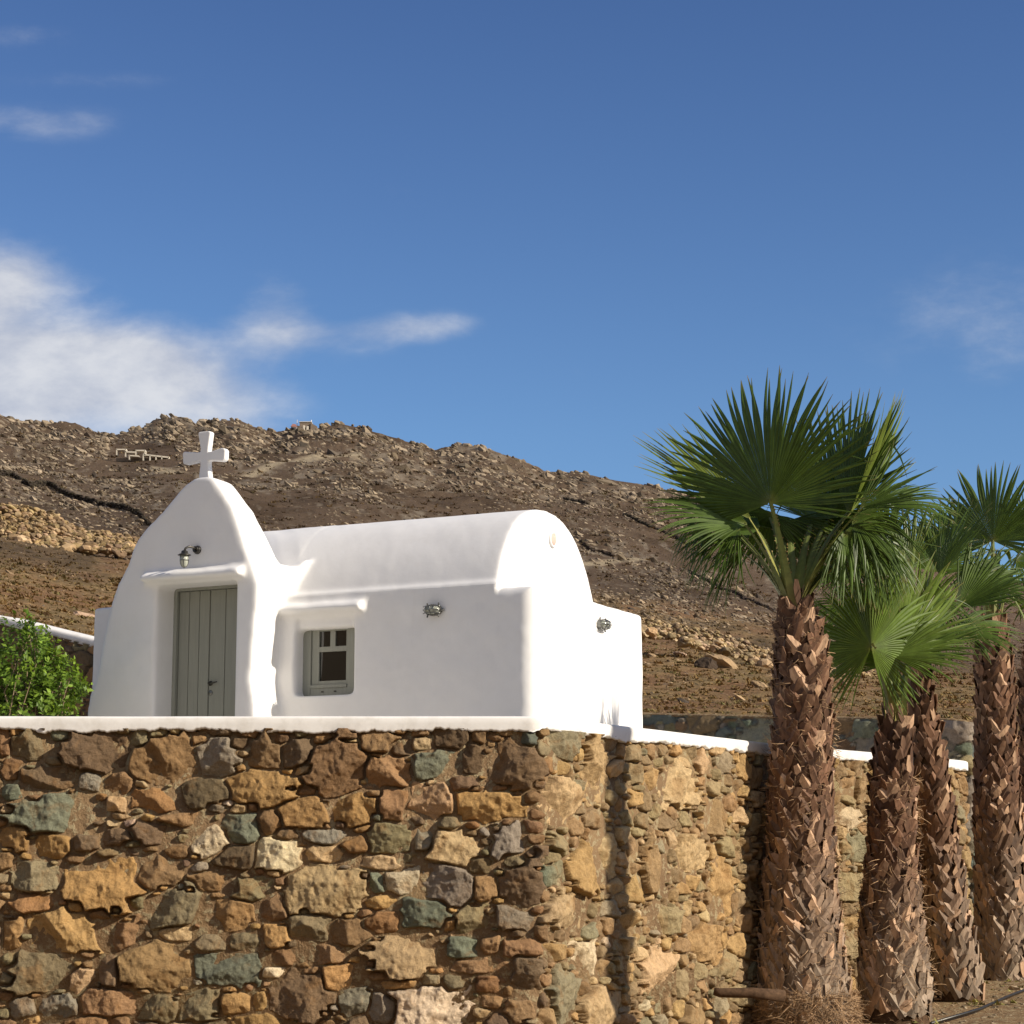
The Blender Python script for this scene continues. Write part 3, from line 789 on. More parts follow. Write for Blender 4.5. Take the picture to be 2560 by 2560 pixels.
for q in range(4):
    t = q * math.pi / 2 + 0.5
    b.tube([(HX + math.cos(t) * r, HY + math.sin(t) * r, z) for r, z in ((0.045, -0.075), (0.045, -0.13), (0.040, -0.165), (0.022, -0.195), (0.0, -0.204))], 0.0032, 6)
b.build('cage', M_METAL, dl, True)
# ------------------------------------------------------------------ hillside
def prof_table(pts):
    us = []; vs_ = []
    for x, y in pts:
        u, v = ray(x, y); us.append(u); vs_.append(v)
    return np.array(us), np.array(vs_)
R_U, R_V = prof_table([(-1500, 1000), (-600, 1040), (-200, 1020), (0, 1035), (60, 1060), (110, 1072), (160, 1064), (200, 1068), (240, 1082), (290, 1092), (355, 1084), (385, 1066), (430, 1054), (490, 1066), (560, 1062), (600, 1062), (645, 1078), (685, 1092), (715, 1086), (745, 1070), (800, 1074), (860, 1074), (905, 1080), (960, 1094), (1000, 1104), (1040, 1116), (1085, 1130), (1130, 1122), (1180, 1120), (1240, 1134), (1300, 1154), (1360, 1182), (1450, 1182), (1520, 1194), (1600, 1206), (1690, 1226), (1800, 1262), (1900, 1300), (2050, 1350), (2200, 1385), (2400, 1425), (2560, 1455), (3200, 1560), (4500, 1700)])
_px = np.linspace(-1400, 4400, 600); _r = np.array([np.interp(ray(x, 1200)[0], R_U, R_V) for x in _px]); _uu = np.array([ray(x, 1200)[0] for x in _px])
_k = np.exp(-np.linspace(-2.2, 2.2, 41) ** 2); _k /= _k.sum(); RS_V = np.convolve(np.pad(_r, 20, mode='edge'), _k, 'valid') - 0.0012
def ridge_v(u, t):
    q = np.clip((t - 0.88) / 0.12, 0, 1); q = q * q * (3 - 2 * q)
    return np.interp(u, _uu, RS_V) * (1 - q) + np.interp(u, R_U, R_V) * q
B_U, B_V = prof_table([(-3500, 1500), (-600, 1512), (0, 1550), (235, 1608), (700, 1680), (1250, 1760), (1612, 1786), (2000, 1794), (2435, 1806), (2560, 1812), (3500, 1830), (5500, 1850)])
Y0, YR = 27.6, 1100.0
TAB_T = np.array([0.0, 0.25, 0.42, 0.60, 0.80, 1.0])
TAB_Y = np.log(np.array([27.6, 60, 120, 300, 620, 1100]))
def hill_v(u, Y):
    t = np.interp(np.log(Y), TAB_Y, TAB_T)
    b = np.interp(u, B_U, B_V); r = ridge_v(u, t)
    return b + (r - b) * t
def hill_z(X, Y):
    u = X / Y
    v = hill_v(u, np.clip(Y, Y0, YR))
    return EYE + v * np.clip(Y, Y0, YR) - np.maximum(Y - YR, 0) * 0.12
def on_hill(px, py):
    u, v = ray(px, py)
    b = np.interp(u, B_U, B_V); r = ridge_v(u, 0.5)
    t = (v - b) / (r - b)
    Y = math.exp(np.interp(np.clip(t, 0, 1), TAB_T, TAB_Y))
    return u * Y, Y
def relief(X, Y):
    amp = np.clip((Y - 27) / 40, 0, 1)
    sc = Y
    z = amp * (0.0016 * sc) * fbm(X / (sc * 0.0 + 9), Y / 12, 3, 4) * np.clip(1 - Y / 400, 0, 1)
    z = z + np.clip((Y - 120) / 300, 0, 1) * (4.0 * fbm(X / 60, Y / 110, 13, 4))
    fadein = np.clip((Y - 300) / 400, 0, 1)
    crag = ridged(X / 26 + Y / 90, Y / 55, 21, 5, 0.6)
    patch = np.clip(fbm(X / 70, Y / 120, 44, 3) * 2.2 + 0.35 + 0.5 * np.clip((Y - 850) / 200, 0, 1), 0, 1)
    z = z + fadein * patch * (crag - 0.45) * 5
    for (u0, y0_, su, sy_) in ((-0.171, 762.0, 0.02, 0.14), (-0.0948, 1085.0, 0.008, 0.03)):
        z = z * (1 - np.exp(-((X / Y - u0) / su) ** 2 - ((np.log(Y) - math.log(y0_)) / sy_) ** 2))
    z = z + 0.05 * np.clip((Y - 27) / 10, 0, 1) * fbm(X * 1.5, Y * 0.8, 33, 4)
    return z
uu = np.unique(np.concatenate([np.linspace(-1.2, -0.30, 50), np.linspace(-0.30, 0.30, 1150), np.linspace(0.30, 1.2, 50)]))
yy = np.exp(np.concatenate([np.linspace(math.log(27.6), math.log(1130), 640), np.linspace(math.log(1140), math.log(2600), 24)]))
HU, HY_ = np.meshgrid(uu, yy, indexing='ij')
HXX = HU * HY_
HZ = hill_z(HXX, HY_) + relief(HXX, HY_)
# front skirt down to the ground
skY = np.array([27.55, 27.5]); 
HXs = uu[:, None] * 27.6 + 0 * skY[None, :]
HZs = np.stack([HZ[:, 0] - 0.6, np.full(len(uu), 0.0)], 1)
Yfull = np.concatenate([np.repeat(skY[::-1][None, :], len(uu), 0), HY_], 1)
Xfull = np.concatenate([HXs, HXX], 1); Zfull = np.concatenate([HZs[:, ::-1], HZ], 1)
# colour of the ground itself: ochre soil low down, greyer rock and heath higher up, footpaths
Xf, Yf = Xfull, Yfull
tf = np.interp(np.log(Yf), TAB_Y, TAB_T)
px_ = Xf / Yf
soil = np.array([0.265, 0.155, 0.078]); straw = np.array([0.35, 0.245, 0.115]); heath = np.array([0.075, 0.05, 0.03]); greyr = np.array([0.21, 0.168, 0.12]); dull = np.array([0.118, 0.082, 0.053])
def L3(a, b, f): return a * (1 - f[..., None]) + b * f[..., None]
sY = np.exp(tf * 3.7)      # detail that keeps its size in view with distance
q1 = fbm(px_ * 60, tf * 26, 71, 5, 0.6); q2 = fbm(px_ * 210, tf * 110, 72, 4, 0.6); q3 = fbm(px_ * 18, tf * 9, 73, 3)
cc = L3(np.broadcast_to(soil, Xf.shape + (3,)), np.broadcast_to(straw, Xf.shape + (3,)), np.clip(0.5 + q1 * 1.6, 0, 1))
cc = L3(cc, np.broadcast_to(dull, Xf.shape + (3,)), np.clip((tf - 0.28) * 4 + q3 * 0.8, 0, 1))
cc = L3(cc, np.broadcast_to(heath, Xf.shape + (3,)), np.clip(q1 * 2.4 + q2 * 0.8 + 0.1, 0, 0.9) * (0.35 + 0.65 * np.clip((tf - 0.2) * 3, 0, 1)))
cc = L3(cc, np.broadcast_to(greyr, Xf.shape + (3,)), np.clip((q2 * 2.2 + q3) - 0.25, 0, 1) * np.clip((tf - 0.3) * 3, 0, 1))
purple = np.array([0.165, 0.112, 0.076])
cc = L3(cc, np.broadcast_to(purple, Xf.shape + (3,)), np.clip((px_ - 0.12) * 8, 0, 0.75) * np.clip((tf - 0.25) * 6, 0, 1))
def path_mask(pts, wpx):
    m_ = np.zeros(Xf.shape)
    P_ = [on_hill(*p) for p in pts]
    for (x0, y0), (x1, y1) in zip(P_, P_[1:]):
        # compare in (azimuth, log distance), which follows the path over the slope
        a = np.array([x0 / y0, math.log(y0) * 0.05]); b = np.array([x1 / y1, math.log(y1) * 0.05])
        d = b - a; q = np.stack([px_, np.log(Yf) * 0.05], -1) - a
        t = np.clip((q @ d) / (d @ d), 0, 1)
        e = np.linalg.norm(q - t[..., None] * d, axis=-1)
        m_ = np.maximum(m_, np.clip(1.6 - e / (wpx / F_PX), 0, 1))
    return m_
for pts in ([(480, 1172), (540, 1178), (600, 1177), (660, 1170), (720, 1160), (800, 1148), (900, 1138)], [(380, 1165), (430, 1168), (470, 1170)], [(0, 1178), (80, 1186), (150, 1195)], [(1450, 1395), (1560, 1392), (1680, 1394)]):
    cc = L3(cc, np.broadcast_to(np.array([0.36, 0.29, 0.19]), Xf.shape + (3,)), path_mask(pts, 4.5) * 0.95)
m, nb, p = material('hillside_ground', 0.97, 0.05)
oc = obj_coord(nb)
c = nb.mix(1.0, tint(nb), nb.ramp(nb.noise(oc, 3.0, 8, 0.72), [(0.3, (0.6, 0.6, 0.6)), (0.7, (1.4, 1.4, 1.4))]), 'MULTIPLY')
nb.link(c, p.inputs['Base Color'])
bump(nb, p, nb.math('ADD', nb.noise(oc, 2.2, 8, 0.7), nb.math('MULTIPLY', nb.noise(oc, 0.12, 8, 0.65), 6.0)), 1.0, 0.35)
M_HILL = m
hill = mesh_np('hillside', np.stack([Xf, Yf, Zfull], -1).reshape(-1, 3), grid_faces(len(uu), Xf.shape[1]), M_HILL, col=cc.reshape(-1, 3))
tag(hill, kind='structure')
def surf(X, Y):
    return hill_z(X, Y) + relief(X, Y)

# ------------------------------------------------------------------ rocks
def rock_variants(n, sub=2, seed=3):
    rg = np.random.default_rng(seed); out = []
    for i in range(n):
        bm = bmesh.new(); bmesh.ops.create_icosphere(bm, subdivisions=sub, radius=1)
        v = np.array([x.co[:] for x in bm.verts]); f = np.array([[q.index for q in fc_.verts] for fc_ in bm.faces]); bm.free()
        for k in range(9):                          # chop flat facets
            nrm = rg.normal(size=3); nrm /= np.linalg.norm(nrm); d = rg.uniform(0.55, 0.85)
            s_ = v @ nrm; v = v - np.outer(np.maximum(s_ - d, 0), nrm)
        v *= 1 + 0.06 * rg.normal(size=(len(v), 1))
        out.append((v, f))
    return out
ROCKS = rock_variants(14, 2); ROCKS1 = rock_variants(10, 1, 5)
def scatter_rocks(name, P, S, T, mat, rg, variants=ROCKS1, tilt=0.6, flat=False, parent=None, smooth=False):
    """P (n,3) positions, S (n,3) half sizes, T (n,3) colours -> one mesh"""
    Vs, Fs, Cs = [], [], []; off = 0
    for p_, s_, c_ in zip(P, S, T):
        v, f = variants[rg.integers(len(variants))]
        a = rg.uniform(0, 6.28); ca_, sa_ = math.cos(a), math.sin(a)
        v = v * s_
        b = rg.normal(tilt, 0.25) if tilt else rg.normal(0, 0.25)
        # lean the slab down to the right
        v = np.stack([v[:, 0] * math.cos(b) + v[:, 2] * math.sin(b), v[:, 1], -v[:, 0] * math.sin(b) + v[:, 2] * math.cos(b)], 1)
        a = rg.normal(0, 0.5); ca_, sa_ = math.cos(a), math.sin(a)
        v = np.stack([v[:, 0] * ca_ - v[:, 1] * sa_, v[:, 0] * sa_ + v[:, 1] * ca_, v[:, 2]], 1)
        Vs.append(v + p_); Fs.append(f + off); off += len(v)
        Cs.append(np.repeat(np.array(c_)[None, :], len(v), 0))
    return mesh_np(name, np.concatenate(Vs), np.concatenate(Fs), mat, parent, col=np.concatenate(Cs), smooth=smooth)
m, nb, p = material('hill_rock', 0.95, 0.1)
oc = obj_coord(nb)
n1 = nb.noise(oc, 0.9, 8, 0.7)
nb.link(nb.mix(1.0, tint(nb), nb.ramp(n1, [(0.3, (0.65, 0.65, 0.65)), (0.7, (1.25, 1.25, 1.25))]), 'MULTIPLY'), p.inputs['Base Color'])
bump(nb, p, n1, 0.8, 0.2)
M_HROCK = m
rg = np.random.default_rng(5)
def hill_scatter(n, t0, t1, smin, smax, px0=-150, px1=2650, keep=None, power=2.2):
    t = rg.uniform(t0, t1, n); px = rg.uniform(px0, px1, n)
    u = np.array([ray(x, 1300)[0] for x in px])
    Y = np.exp(np.interp(t, TAB_T, TAB_Y)); X = u * Y
    k = np.ones(n, bool) if keep is None else keep(X, Y, t, px)
    X, Y, t, px = X[k], Y[k], t[k], px[k]
    s = (smin + (smax - smin) * rg.uniform(0, 1, len(X)) ** power) / F_PX * Y      # size grows with the terrain's own scale
    return X, Y, t, px, s
def col_rock(X, Y, t, n):
    warm = np.array([0.36, 0.25, 0.14]); grey = np.array([0.295, 0.232, 0.158]); dk = np.array([0.13, 0.105, 0.085])
    f = np.clip((t - 0.15) * 2.6 + rg.normal(0, 0.2, n), 0, 1)[:, None]
    c = warm * (1 - f) + grey * f
    d = (rg.uniform(0, 1, n) < 0.25)[:, None] * rg.uniform(0.3, 1, (n, 1))
    c = c * (1 - d) + dk * d
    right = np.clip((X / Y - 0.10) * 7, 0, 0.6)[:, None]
    c = c * (1 - right * 0.45)
    return c * rg.uniform(0.5, 1.3, (n, 1))
Ps, Ss, Ts = [], [], []
def add_scatter(args, flatk=0.55, elong=1.5, clump=None, sink=0.2):
    X, Y, t, px, s = hill_scatter(*args[0], **args[1])
    Z = surf(X, Y) - s * sink
    zz = (Z - EYE) / Y; c_, s_n = math.cos(PITCH), math.sin(PITCH)
    qx = 1280 + F_PX * X / (Y * (c_ + zz * s_n)); qy = 1280 - F_PX * (zz * c_ - s_n) / (c_ + zz * s_n)
    ok = ~(((qx > 275) & (qx < 440) & (qy > 1112) & (qy < 1172)) | ((qx > 715) & (qx < 805) & (qy > 1020) & (qy < 1078)))
    for pl_ in ([(480, 1172), (540, 1178), (600, 1177), (660, 1170), (720, 1160), (800, 1148), (900, 1138)], [(1450, 1395), (1560, 1392), (1680, 1394)]):
        ok &= ~((np.abs(qy - np.interp(qx, [q[0] for q in pl_], [q[1] for q in pl_])) < 6.5) & (qx > pl_[0][0]) & (qx < pl_[-1][0]))
    X, Y, Z, t, s = X[ok], Y[ok], Z[ok], t[ok], s[ok]
    n = len(X)
    Ps.append(np.stack([X, Y, Z], 1))
    Ss.append(np.stack([s * rg.uniform(0.9, elong, n), s * rg.uniform(0.7, 1.2, n), s * rg.uniform(flatk * 0.7, flatk * 1.3, n)], 1))
    Ts.append(col_rock(X, Y, t, n))
def crag_keep(th):
    def k(X, Y, t, px):
        q = fbm(X / Y * 26 + 4, t * 16, 201, 4) + 0.55 * np.clip((t - 0.78) / 0.12, 0, 1) - 0.35 * np.clip((X / Y - 0.08) * 8, 0, 1)
        return q > th + rg.normal(0, 0.08, len(X))
    return k
add_scatter(((4200, 0.0, 0.32, 2, 8), dict(power=3.0)), elong=1.4)             # stones on the near slope
add_scatter(((160, 0.02, 0.30, 8, 20), dict(power=2.0)), elong=1.7)
add_scatter(((26000, 0.34, 0.99, 3, 8), dict(keep=crag_keep(-0.05))), elong=1.9, flatk=0.6)
add_scatter(((6000, 0.40, 1.0, 7, 16), dict(keep=crag_keep(0.12))), elong=2.0, flatk=0.6)
add_scatter(((700, 0.45, 1.0, 10, 20), dict(keep=crag_keep(0.32))), elong=2.0, flatk=0.55)
add_scatter(((5000, 0.25, 0.98, 2, 5), dict()), elong=1.5)
add_scatter(((200, 0.86, 1.0, 18, 36), dict(keep=crag_keep(0.30), power=1.5)), elong=1.8, flatk=0.7, sink=0.45)
add_scatter(((90, 0.45, 0.86, 16, 30), dict(keep=crag_keep(0.30), power=1.5)), elong=2.0, flatk=0.45, sink=0.4)
add_scatter(((700, 0.965, 1.004, 5, 15), dict(px1=1950, keep=lambda X, Y, t, px: fbm(px / 90, px * 0, 7, 3) > -0.25)), elong=1.6, flatk=0.8, sink=0.0)
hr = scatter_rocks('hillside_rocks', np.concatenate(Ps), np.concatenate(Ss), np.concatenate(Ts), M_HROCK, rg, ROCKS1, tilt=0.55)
tag(hr, 'grey and tan rocks strewn all over the dry hillside', 'rocks', kind='stuff')

# dry heath: low spiky tufts
m, nb, p = material('dry_heath', 0.95, 0.05)
nb.link(nb.mix(1.0, tint(nb), nb.ramp(nb.noise(obj_coord(nb), 6, 3), [(0.3, (0.7, 0.7, 0.7)), (0.7, (1.3, 1.3, 1.3))]), 'MULTIPLY'), p.inputs['Base Color'])
M_HEATH = m
def tufts(name, X, Y, Z, s, cols, k=14):
    n = len(X)
    ang = rg.uniform(0, 2 * math.pi, (n, k)); ln = rg.uniform(0.6, 1.25, (n, k)); up = rg.uniform(0.15, 0.9, (n, k))
    bx = X[:, None] + s[:, None] * rg.normal(0, 0.4, (n, k)); by = Y[:, None] + s[:, None] * rg.normal(0, 0.4, (n, k)); bz = np.repeat(Z[:, None], k, 1) - s[:, None] * 0.1
    tx = bx + np.cos(ang) * ln * s[:, None] * 0.8; ty = by + np.sin(ang) * ln * s[:, None] * 0.8; tz_ = bz + up * ln * s[:, None] * 0.9
    wx = -np.sin(ang) * s[:, None] * 0.3; wy = np.cos(ang) * s[:, None] * 0.3
    V_ = np.stack([np.stack([bx - wx, by - wy, bz], -1), np.stack([bx + wx, by + wy, bz], -1), np.stack([tx, ty, tz_], -1)], 2).reshape(-1, 3)
    F_ = np.arange(n * k * 3).reshape(-1, 3)
    C_ = np.repeat(cols, k * 3, 0)
    return mesh_np(name, V_, F_, M_HEATH, col=C_, smooth=False)
A = hill_scatter(6500, 0.0, 0.32, 4, 14, power=1.4)
B = hill_scatter(9000, 0.28, 0.97, 3, 10, power=1.5)
X = np.concatenate([A[0], B[0]]); Y = np.concatenate([A[1], B[1]]); t_ = np.concatenate([A[2], B[2]]); s_ = np.concatenate([A[4], B[4]])
nn = len(X)
base1 = np.array([0.27, 0.17, 0.07]); base2 = np.array([0.15, 0.14, 0.055]); base3 = np.array([0.10, 0.068, 0.04])
f1 = rg.uniform(0, 1, (nn, 1)) ** 2; f2 = np.clip((t_ - 0.18) * 4, 0, 1)[:, None] * rg.uniform(0.4, 1, (nn, 1))
cl = (base1 * (1 - f1) + base2 * f1) * (1 - f2) + base3 * f2
th_ = tufts('dry_heath', X, Y, surf(X, Y), s_, cl)
tag(th_, 'brown and olive tufts of dry heath covering the slopes', 'heath', kind='stuff')

# rubble walls on the lower slope: piles of rough stones following a line
def rubble(label, top, bot, n, smin, smax, warm, seed, big=0.0, Yk=None, cat='dry stone wall'):
    r_ = np.random.default_rng(seed)
    tx_, ty_ = zip(*top); bx_, by_ = zip(*bot)
    P_, S_, C_ = [], [], []
    x0, x1 = tx_[0], tx_[-1]
    Ym = on_hill((x0 + x1) / 2, np.interp((x0 + x1) / 2, bx_, by_))[1]
    for i in range(n):
        px = r_.uniform(x0, x1); yt = np.interp(px, tx_, ty_); yb = np.interp(px, bx_, by_)
        Xb, Yb = on_hill(px, yb)
        Yb_ = Yb if Yk is None else Ym; f = r_.uniform(0, 1)
        # the pile leans back into the slope
        py = yb + (yt - yb) * f
        Yd = Yb_ * (1 + (0.02 * f if Yk is not None else 0.0))
        q = at(px, py, Yd)
        if Yk is None: q.z = float(surf(np.array(Xb), np.array(Yb_))) + (yb - yt) * (f - 0.05) / F_PX * Yb_
        s = (smin + (smax - smin) * r_.uniform(0, 1) ** 2.5) / F_PX * Yb_ * (1 + big * (f < 0.3) * r_.uniform(0, 1) ** 6)
        P_.append((q.x, q.y + r_.normal(0, 0.1), q.z)); S_.append((s * r_.uniform(0.8, 1.4), s, s * r_.uniform(0.5, 0.9)))
        c = np.array(warm) * r_.uniform(0.35, 1.3) * np.array([1, r_.uniform(0.95, 1.06), r_.uniform(0.85, 1.1)])
        C_.append(c)
    # base of the thing
    c0 = P_[0]
    P2 = np.array(P_); org = np.array([P2[:, 0].mean(), P2[:, 1].mean(), P2[:, 2].min()])
    o = scatter_rocks('dry_stone_wall', P2 - org, S_, C_, M_HROCK, r_, ROCKS, tilt=0.25)
    o.location = org
    tag(o, label, cat, 'dry stone walls on the hill')
    return o
rubble('broad pile of golden rubble stones on the slope left of the chapel gable', [(-60, 1262), (60, 1265), (140, 1285), (200, 1325), (260, 1330), (350, 1348), (420, 1352)], [(-60, 1362), (60, 1364), (140, 1376), (200, 1380), (260, 1378), (350, 1388), (420, 1390)], 2100, 4.5, 13, (0.37, 0.26, 0.145), 1, 1.2, Yk=1)
rubble('line of tan rubble stones on the slope between chapel and palms', [(1560, 1535), (1612, 1545), (1700, 1562), (1800, 1582), (1900, 1618), (2050, 1650), (2250, 1690)], [(1560, 1575), (1612, 1588), (1700, 1605), (1800, 1630), (1900, 1665), (2050, 1690), (2250, 1720)], 1250, 5, 12, (0.44, 0.32, 0.19), 2, 1.6, Yk=1)
def lines(label, pts, th, seed, col_=(0.13, 0.10, 0.075)):  # shade on the walls' faces is put into their dark stone colour
    top = [(x, y - th) for x, y in pts]
    L_ = pts[-1][0] - pts[0][0]
    return rubble(label, top, pts, int(L_ * 2.6), 4.0, 7.5, col_, seed)
lines('long dark dry stone wall running down across the upper left slope', [(-40, 1206), (30, 1216), (75, 1235), (120, 1236), (190, 1262), (260, 1280), (320, 1295), (380, 1318), (430, 1340)], 13, 11, (0.060, 0.048, 0.036))
lines('dark wall climbing the hill just right of the chapel vault', [(1439, 1343), (1480, 1362), (1532, 1384)], 6, 12, (0.10, 0.075, 0.055))
lines('thin dark wall high on the hill left of the tallest palm', [(1562, 1294), (1620, 1318), (1680, 1345), (1722, 1364)], 5, 13, (0.09, 0.07, 0.05))
lines('dark wall slanting down behind the leftmost palm trunk', [(1722, 1418), (1780, 1446), (1860, 1492), (1940, 1530)], 6, 14, (0.10, 0.075, 0.055))
lines('short dark wall near the hill crest above the chapel roof', [(1412, 1248), (1440, 1256), (1470, 1264)], 5, 15, (0.09, 0.07, 0.05))

# overhanging boulders on the near slope
def boulder(px, py, w_, h_, label, seed, tilt_=0.5, colr=(0.36, 0.25, 0.14), Yo=None):
    X_, Y_ = on_hill(px, py)
    if Yo: X_, Y_ = at(px, py, Yo).x, Yo
    s = 1 / F_PX * Y_
    r_ = np.random.default_rng(seed)
    v, f = rock_variants(1, 3, seed)[0]
    v = v * np.array([w_ * s / 2, w_ * s / 2.4, h_ * s / 2])
    v = v * (1 + 0.05 * fbm(v[:, 0] * 6, v[:, 2] * 6 + v[:, 1] * 3, seed, 3)[:, None])
    v = np.stack([v[:, 0] * math.cos(tilt_) + v[:, 2] * math.sin(tilt_), v[:, 1], -v[:, 0] * math.sin(tilt_) + v[:, 2] * math.cos(tilt_)], 1)
    o = mesh_np('boulder', v, f, M_HROCK, col=np.repeat(np.array(colr)[None], len(v), 0), smooth=False, loc=(X_, Y_, at(px, py, Yo).z if Yo else float(surf(X_, Y_)) + h_ * s * 0.12))
    tag(o, label, 'boulder', 'boulders on the near slope')
boulder(1805, 1668, 100, 46, 'slanting slab of rock above a dark hollow between chapel and palms', 21, 0.62)
boulder(1765, 1672, 60, 50, 'boulder beneath the slanting slab, coloured dark like its shaded side', 22, 0.1, (0.07, 0.05, 0.035))  # shadowed side of the rock is put into its dark colour
boulder(1630, 1580, 34, 26, 'rounded orange boulder beside the corner of the white end wall', 23, 0.1, (0.50, 0.33, 0.18), Yo=61.0)
boulder(55, 1352, 42, 46, 'pale upright block in the golden rubble at the left edge', 24, 0.1, (0.56, 0.40, 0.24), Yo=116.5)
boulder(112, 1372, 40, 24, 'wide pale block at the foot of the golden rubble', 25, 0.0, (0.54, 0.38, 0.22), Yo=116.5)
boulder(1905, 1720, 60, 22, 'low slanting slab half hidden behind the leftmost palm trunk', 26, 0.5)
boulder(1700, 1640, 50, 18, 'flat pinkish rock on the slope right of the chapel', 27, 0.35, (0.42, 0.29, 0.20))
boulder(205, 1535, 70, 26, 'light patch of bare rock just left of the chapel wall', 28, 0.2, (0.48, 0.33, 0.22))

# ------------------------------------------------------------------ retaining walls behind
GPAL = [('grey', 5), ('olive', 2), ('dk', 2), ('blue', 2), ('green', 1)]
def back_wall(name, label, pts, bottom, seed, pal, relief_, coping, ds, sizes, group=None):
    path_ = [(p_[0], p_[1]) for p_ in pts]; zt = np.array([p_[2] for p_ in pts])
    V_, F_, C_, PI_ = stone_face(path_, zt, bottom, [], ds, ds, np.random.default_rng(seed), sizes, relief=relief_, palw=pal, warp=0.02, mortar=(0.12, 0.11, 0.09))
    org = (pts[0][0], pts[0][1], bottom)
    root = empty(name, org); tag(root, label, 'stone wall', group)
    mesh_np('wall', V_ - np.array(org), F_, M_GREYSTONE, root, col=C_)
    PI2 = (PI_[0] - org[0], PI_[1] - org[1], PI_[2], PI_[3], PI_[4] - org[2], PI_[5])
    if coping:
        sweep(PI2, [(0.03, -0.02), (0.035, 0.06), (0.0, 0.085), (-0.35, 0.085), (-0.38, -0.02)], 'coping', M_COPING, root, step=3)
    else:
        sweep(PI2, [(0.005, -0.01), (0.0, 0.012), (-0.1, 0.03), (-0.3, 0.02), (-0.32, -0.05)], 'wall_top', M_SOIL, root, step=3)
def P3(px, py, Y): q = at(px, py, Y); return (q.x, q.y, q.z)
back_wall('stone_wall', 'grey fieldstone retaining wall running behind the palm trunks to the right of the chapel', [P3(1380, 1775, 27.5), P3(1612, 1787, 27.2), P3(2000, 1795, 25.9), P3(2380, 1801, 24.5), P3(2425, 1806, 24.45), P3(2440, 1822, 25.2), P3(2450, 1838, 27.5)], 0.6, 31, GPAL, 0.04, False, 0.018,
          [(0.16, 0.28, 300, 0.95), (0.08, 0.15, 1500, 0.8), (0.04, 0.08, 3000, 0.75)], 'stone walls behind the terrace')
back_wall('stone_wall', 'dark stone wall with a sloping white coping behind the shrub left of the chapel', [P3(-500, 1440, 27.5), P3(0, 1556, 26.6), P3(235, 1614, 25.75), P3(420, 1650, 25.1)], 2.4, 33, [('dk', 5), ('brown', 3), ('olive', 2), ('grey', 1)], 0.04, True, 0.02,
          [(0.14, 0.24, 300, 0.95), (0.08, 0.14, 1500, 0.8), (0.04, 0.08, 3000, 0.75)], 'stone walls behind the terrace')

# soil bank between the wall tops and the foot of the hillside
def bank(pts):
    V_ = []
    for p_ in pts:
        V_ += [(p_[0], p_[1] + 0.12, p_[2] - 0.02), (p_[0] + 0.3, 27.75, float(surf(np.array(p_[0] + 0.3), np.array(27.75))) - 0.01)]
    F_ = np.array([(2 * i, 2 * i + 2, 2 * i + 3, 2 * i + 1) for i in range(len(pts) - 1)])
    tag(mesh_np('soil_bank', V_, F_, M_SOIL), kind='structure')
bank([P3(1380, 1775, 27.5), P3(1612, 1787, 27.2), P3(2000, 1795, 25.9), P3(2380, 1801, 24.5), P3(2425, 1806, 24.45), P3(2440, 1822, 25.2), P3(2450, 1838, 27.5)])
bank([P3(-500, 1440, 27.5), P3(0, 1556, 26.6), P3(235, 1614, 25.75), P3(420, 1650, 25.1)])

# ------------------------------------------------------------------ buildings high on the hill
m, nb, p = material('raw_concrete', 0.9, 0.2)
nb.link(nb.ramp(nb.noise(obj_coord(nb), 0.5, 5), [(0.3, (0.60, 0.54, 0.43)), (0.7, (0.70, 0.63, 0.51))]), p.inputs['Base Color']); M_CONC = m
m, nb, p = material('hill_masonry', 0.9, 0.2)
nb.link(nb.ramp(nb.noise(obj_coord(nb), 1.2, 6, 0.7), [(0.3, (0.17, 0.13, 0.10)), (0.7, (0.30, 0.235, 0.17))]), p.inputs['Base Color']); M_MAS = m
m, nb, p = material('flag_red', 0.8, 0.2)
nb.link(nb.ramp(nb.noise(obj_coord(nb), 2, 2), [(0.3, (0.42, 0.20, 0.17)), (0.7, (0.48, 0.24, 0.20))]), p.inputs['Base Color']); M_RED = m
def crop6(x, y): return (x / 3.22 + 250, y / 3.22 + 1020)
Xr, Yr_ = on_hill(345, 1152); Xr, Yr_ = Xr * 0.985, Yr_ * 0.985
base_r = float(surf(np.array(Xr), np.array(Yr_)))
ruin = empty('unfinished_building', (Xr, Yr_, base_r)); tag(ruin, 'unfinished concrete building of open frames on the hillside left of the cross', 'building')
kx = Yr_ / F_PX / 3.22
def rloc(cx_, cy_):
    q = at(*crop6(cx_, cy_), Yr_); return (q.x - Xr, q.z - base_r)
def bar(mb_, c0, c1, th, d0, d1):
    (x0, z0), (x1, z1) = rloc(*c0), rloc(*c1)
    t = th * kx / 2
    if abs(x1 - x0) > abs(z1 - z0):
        mb_.prism([(x0, z0 - t), (x1, z1 - t), (x1, z1 + t), (x0, z0 + t)], d0, d1)
    else:
        mb_.prism([(x0 - t, z1), (x1 + t, z1), (x0 + t, z0), (x0 - t, z0)], d0, d1)
dd = 60 * kx
for nm, a, b_, th in (('slab', (130, 333), (210, 333), 10), ('slab', (200, 352), (282, 355), 10), ('slab', (230, 382), (312, 387), 10), ('slab', (285, 341), (364, 341), 10), ('slab', (345, 374), (556, 397), 12)):
    q = MB(); bar(q, a, b_, th, 0, dd); q.build(nm, M_CONC, ruin)
for x, y0, y1 in ((134, 333, 368), (206, 333, 382), (236, 382, 405), (288, 341, 372), (361, 341, 376), (348, 374, 412), (402, 380, 415), (450, 385, 422), (497, 390, 430), (552, 396, 436)):
    for dpt in (0.0, dd * 0.9):
        q = MB(); bar(q, (x, y0), (x, y1 + 10), 8, dpt, dpt + 8 * kx); q.build('pillar', M_CONC, ruin)
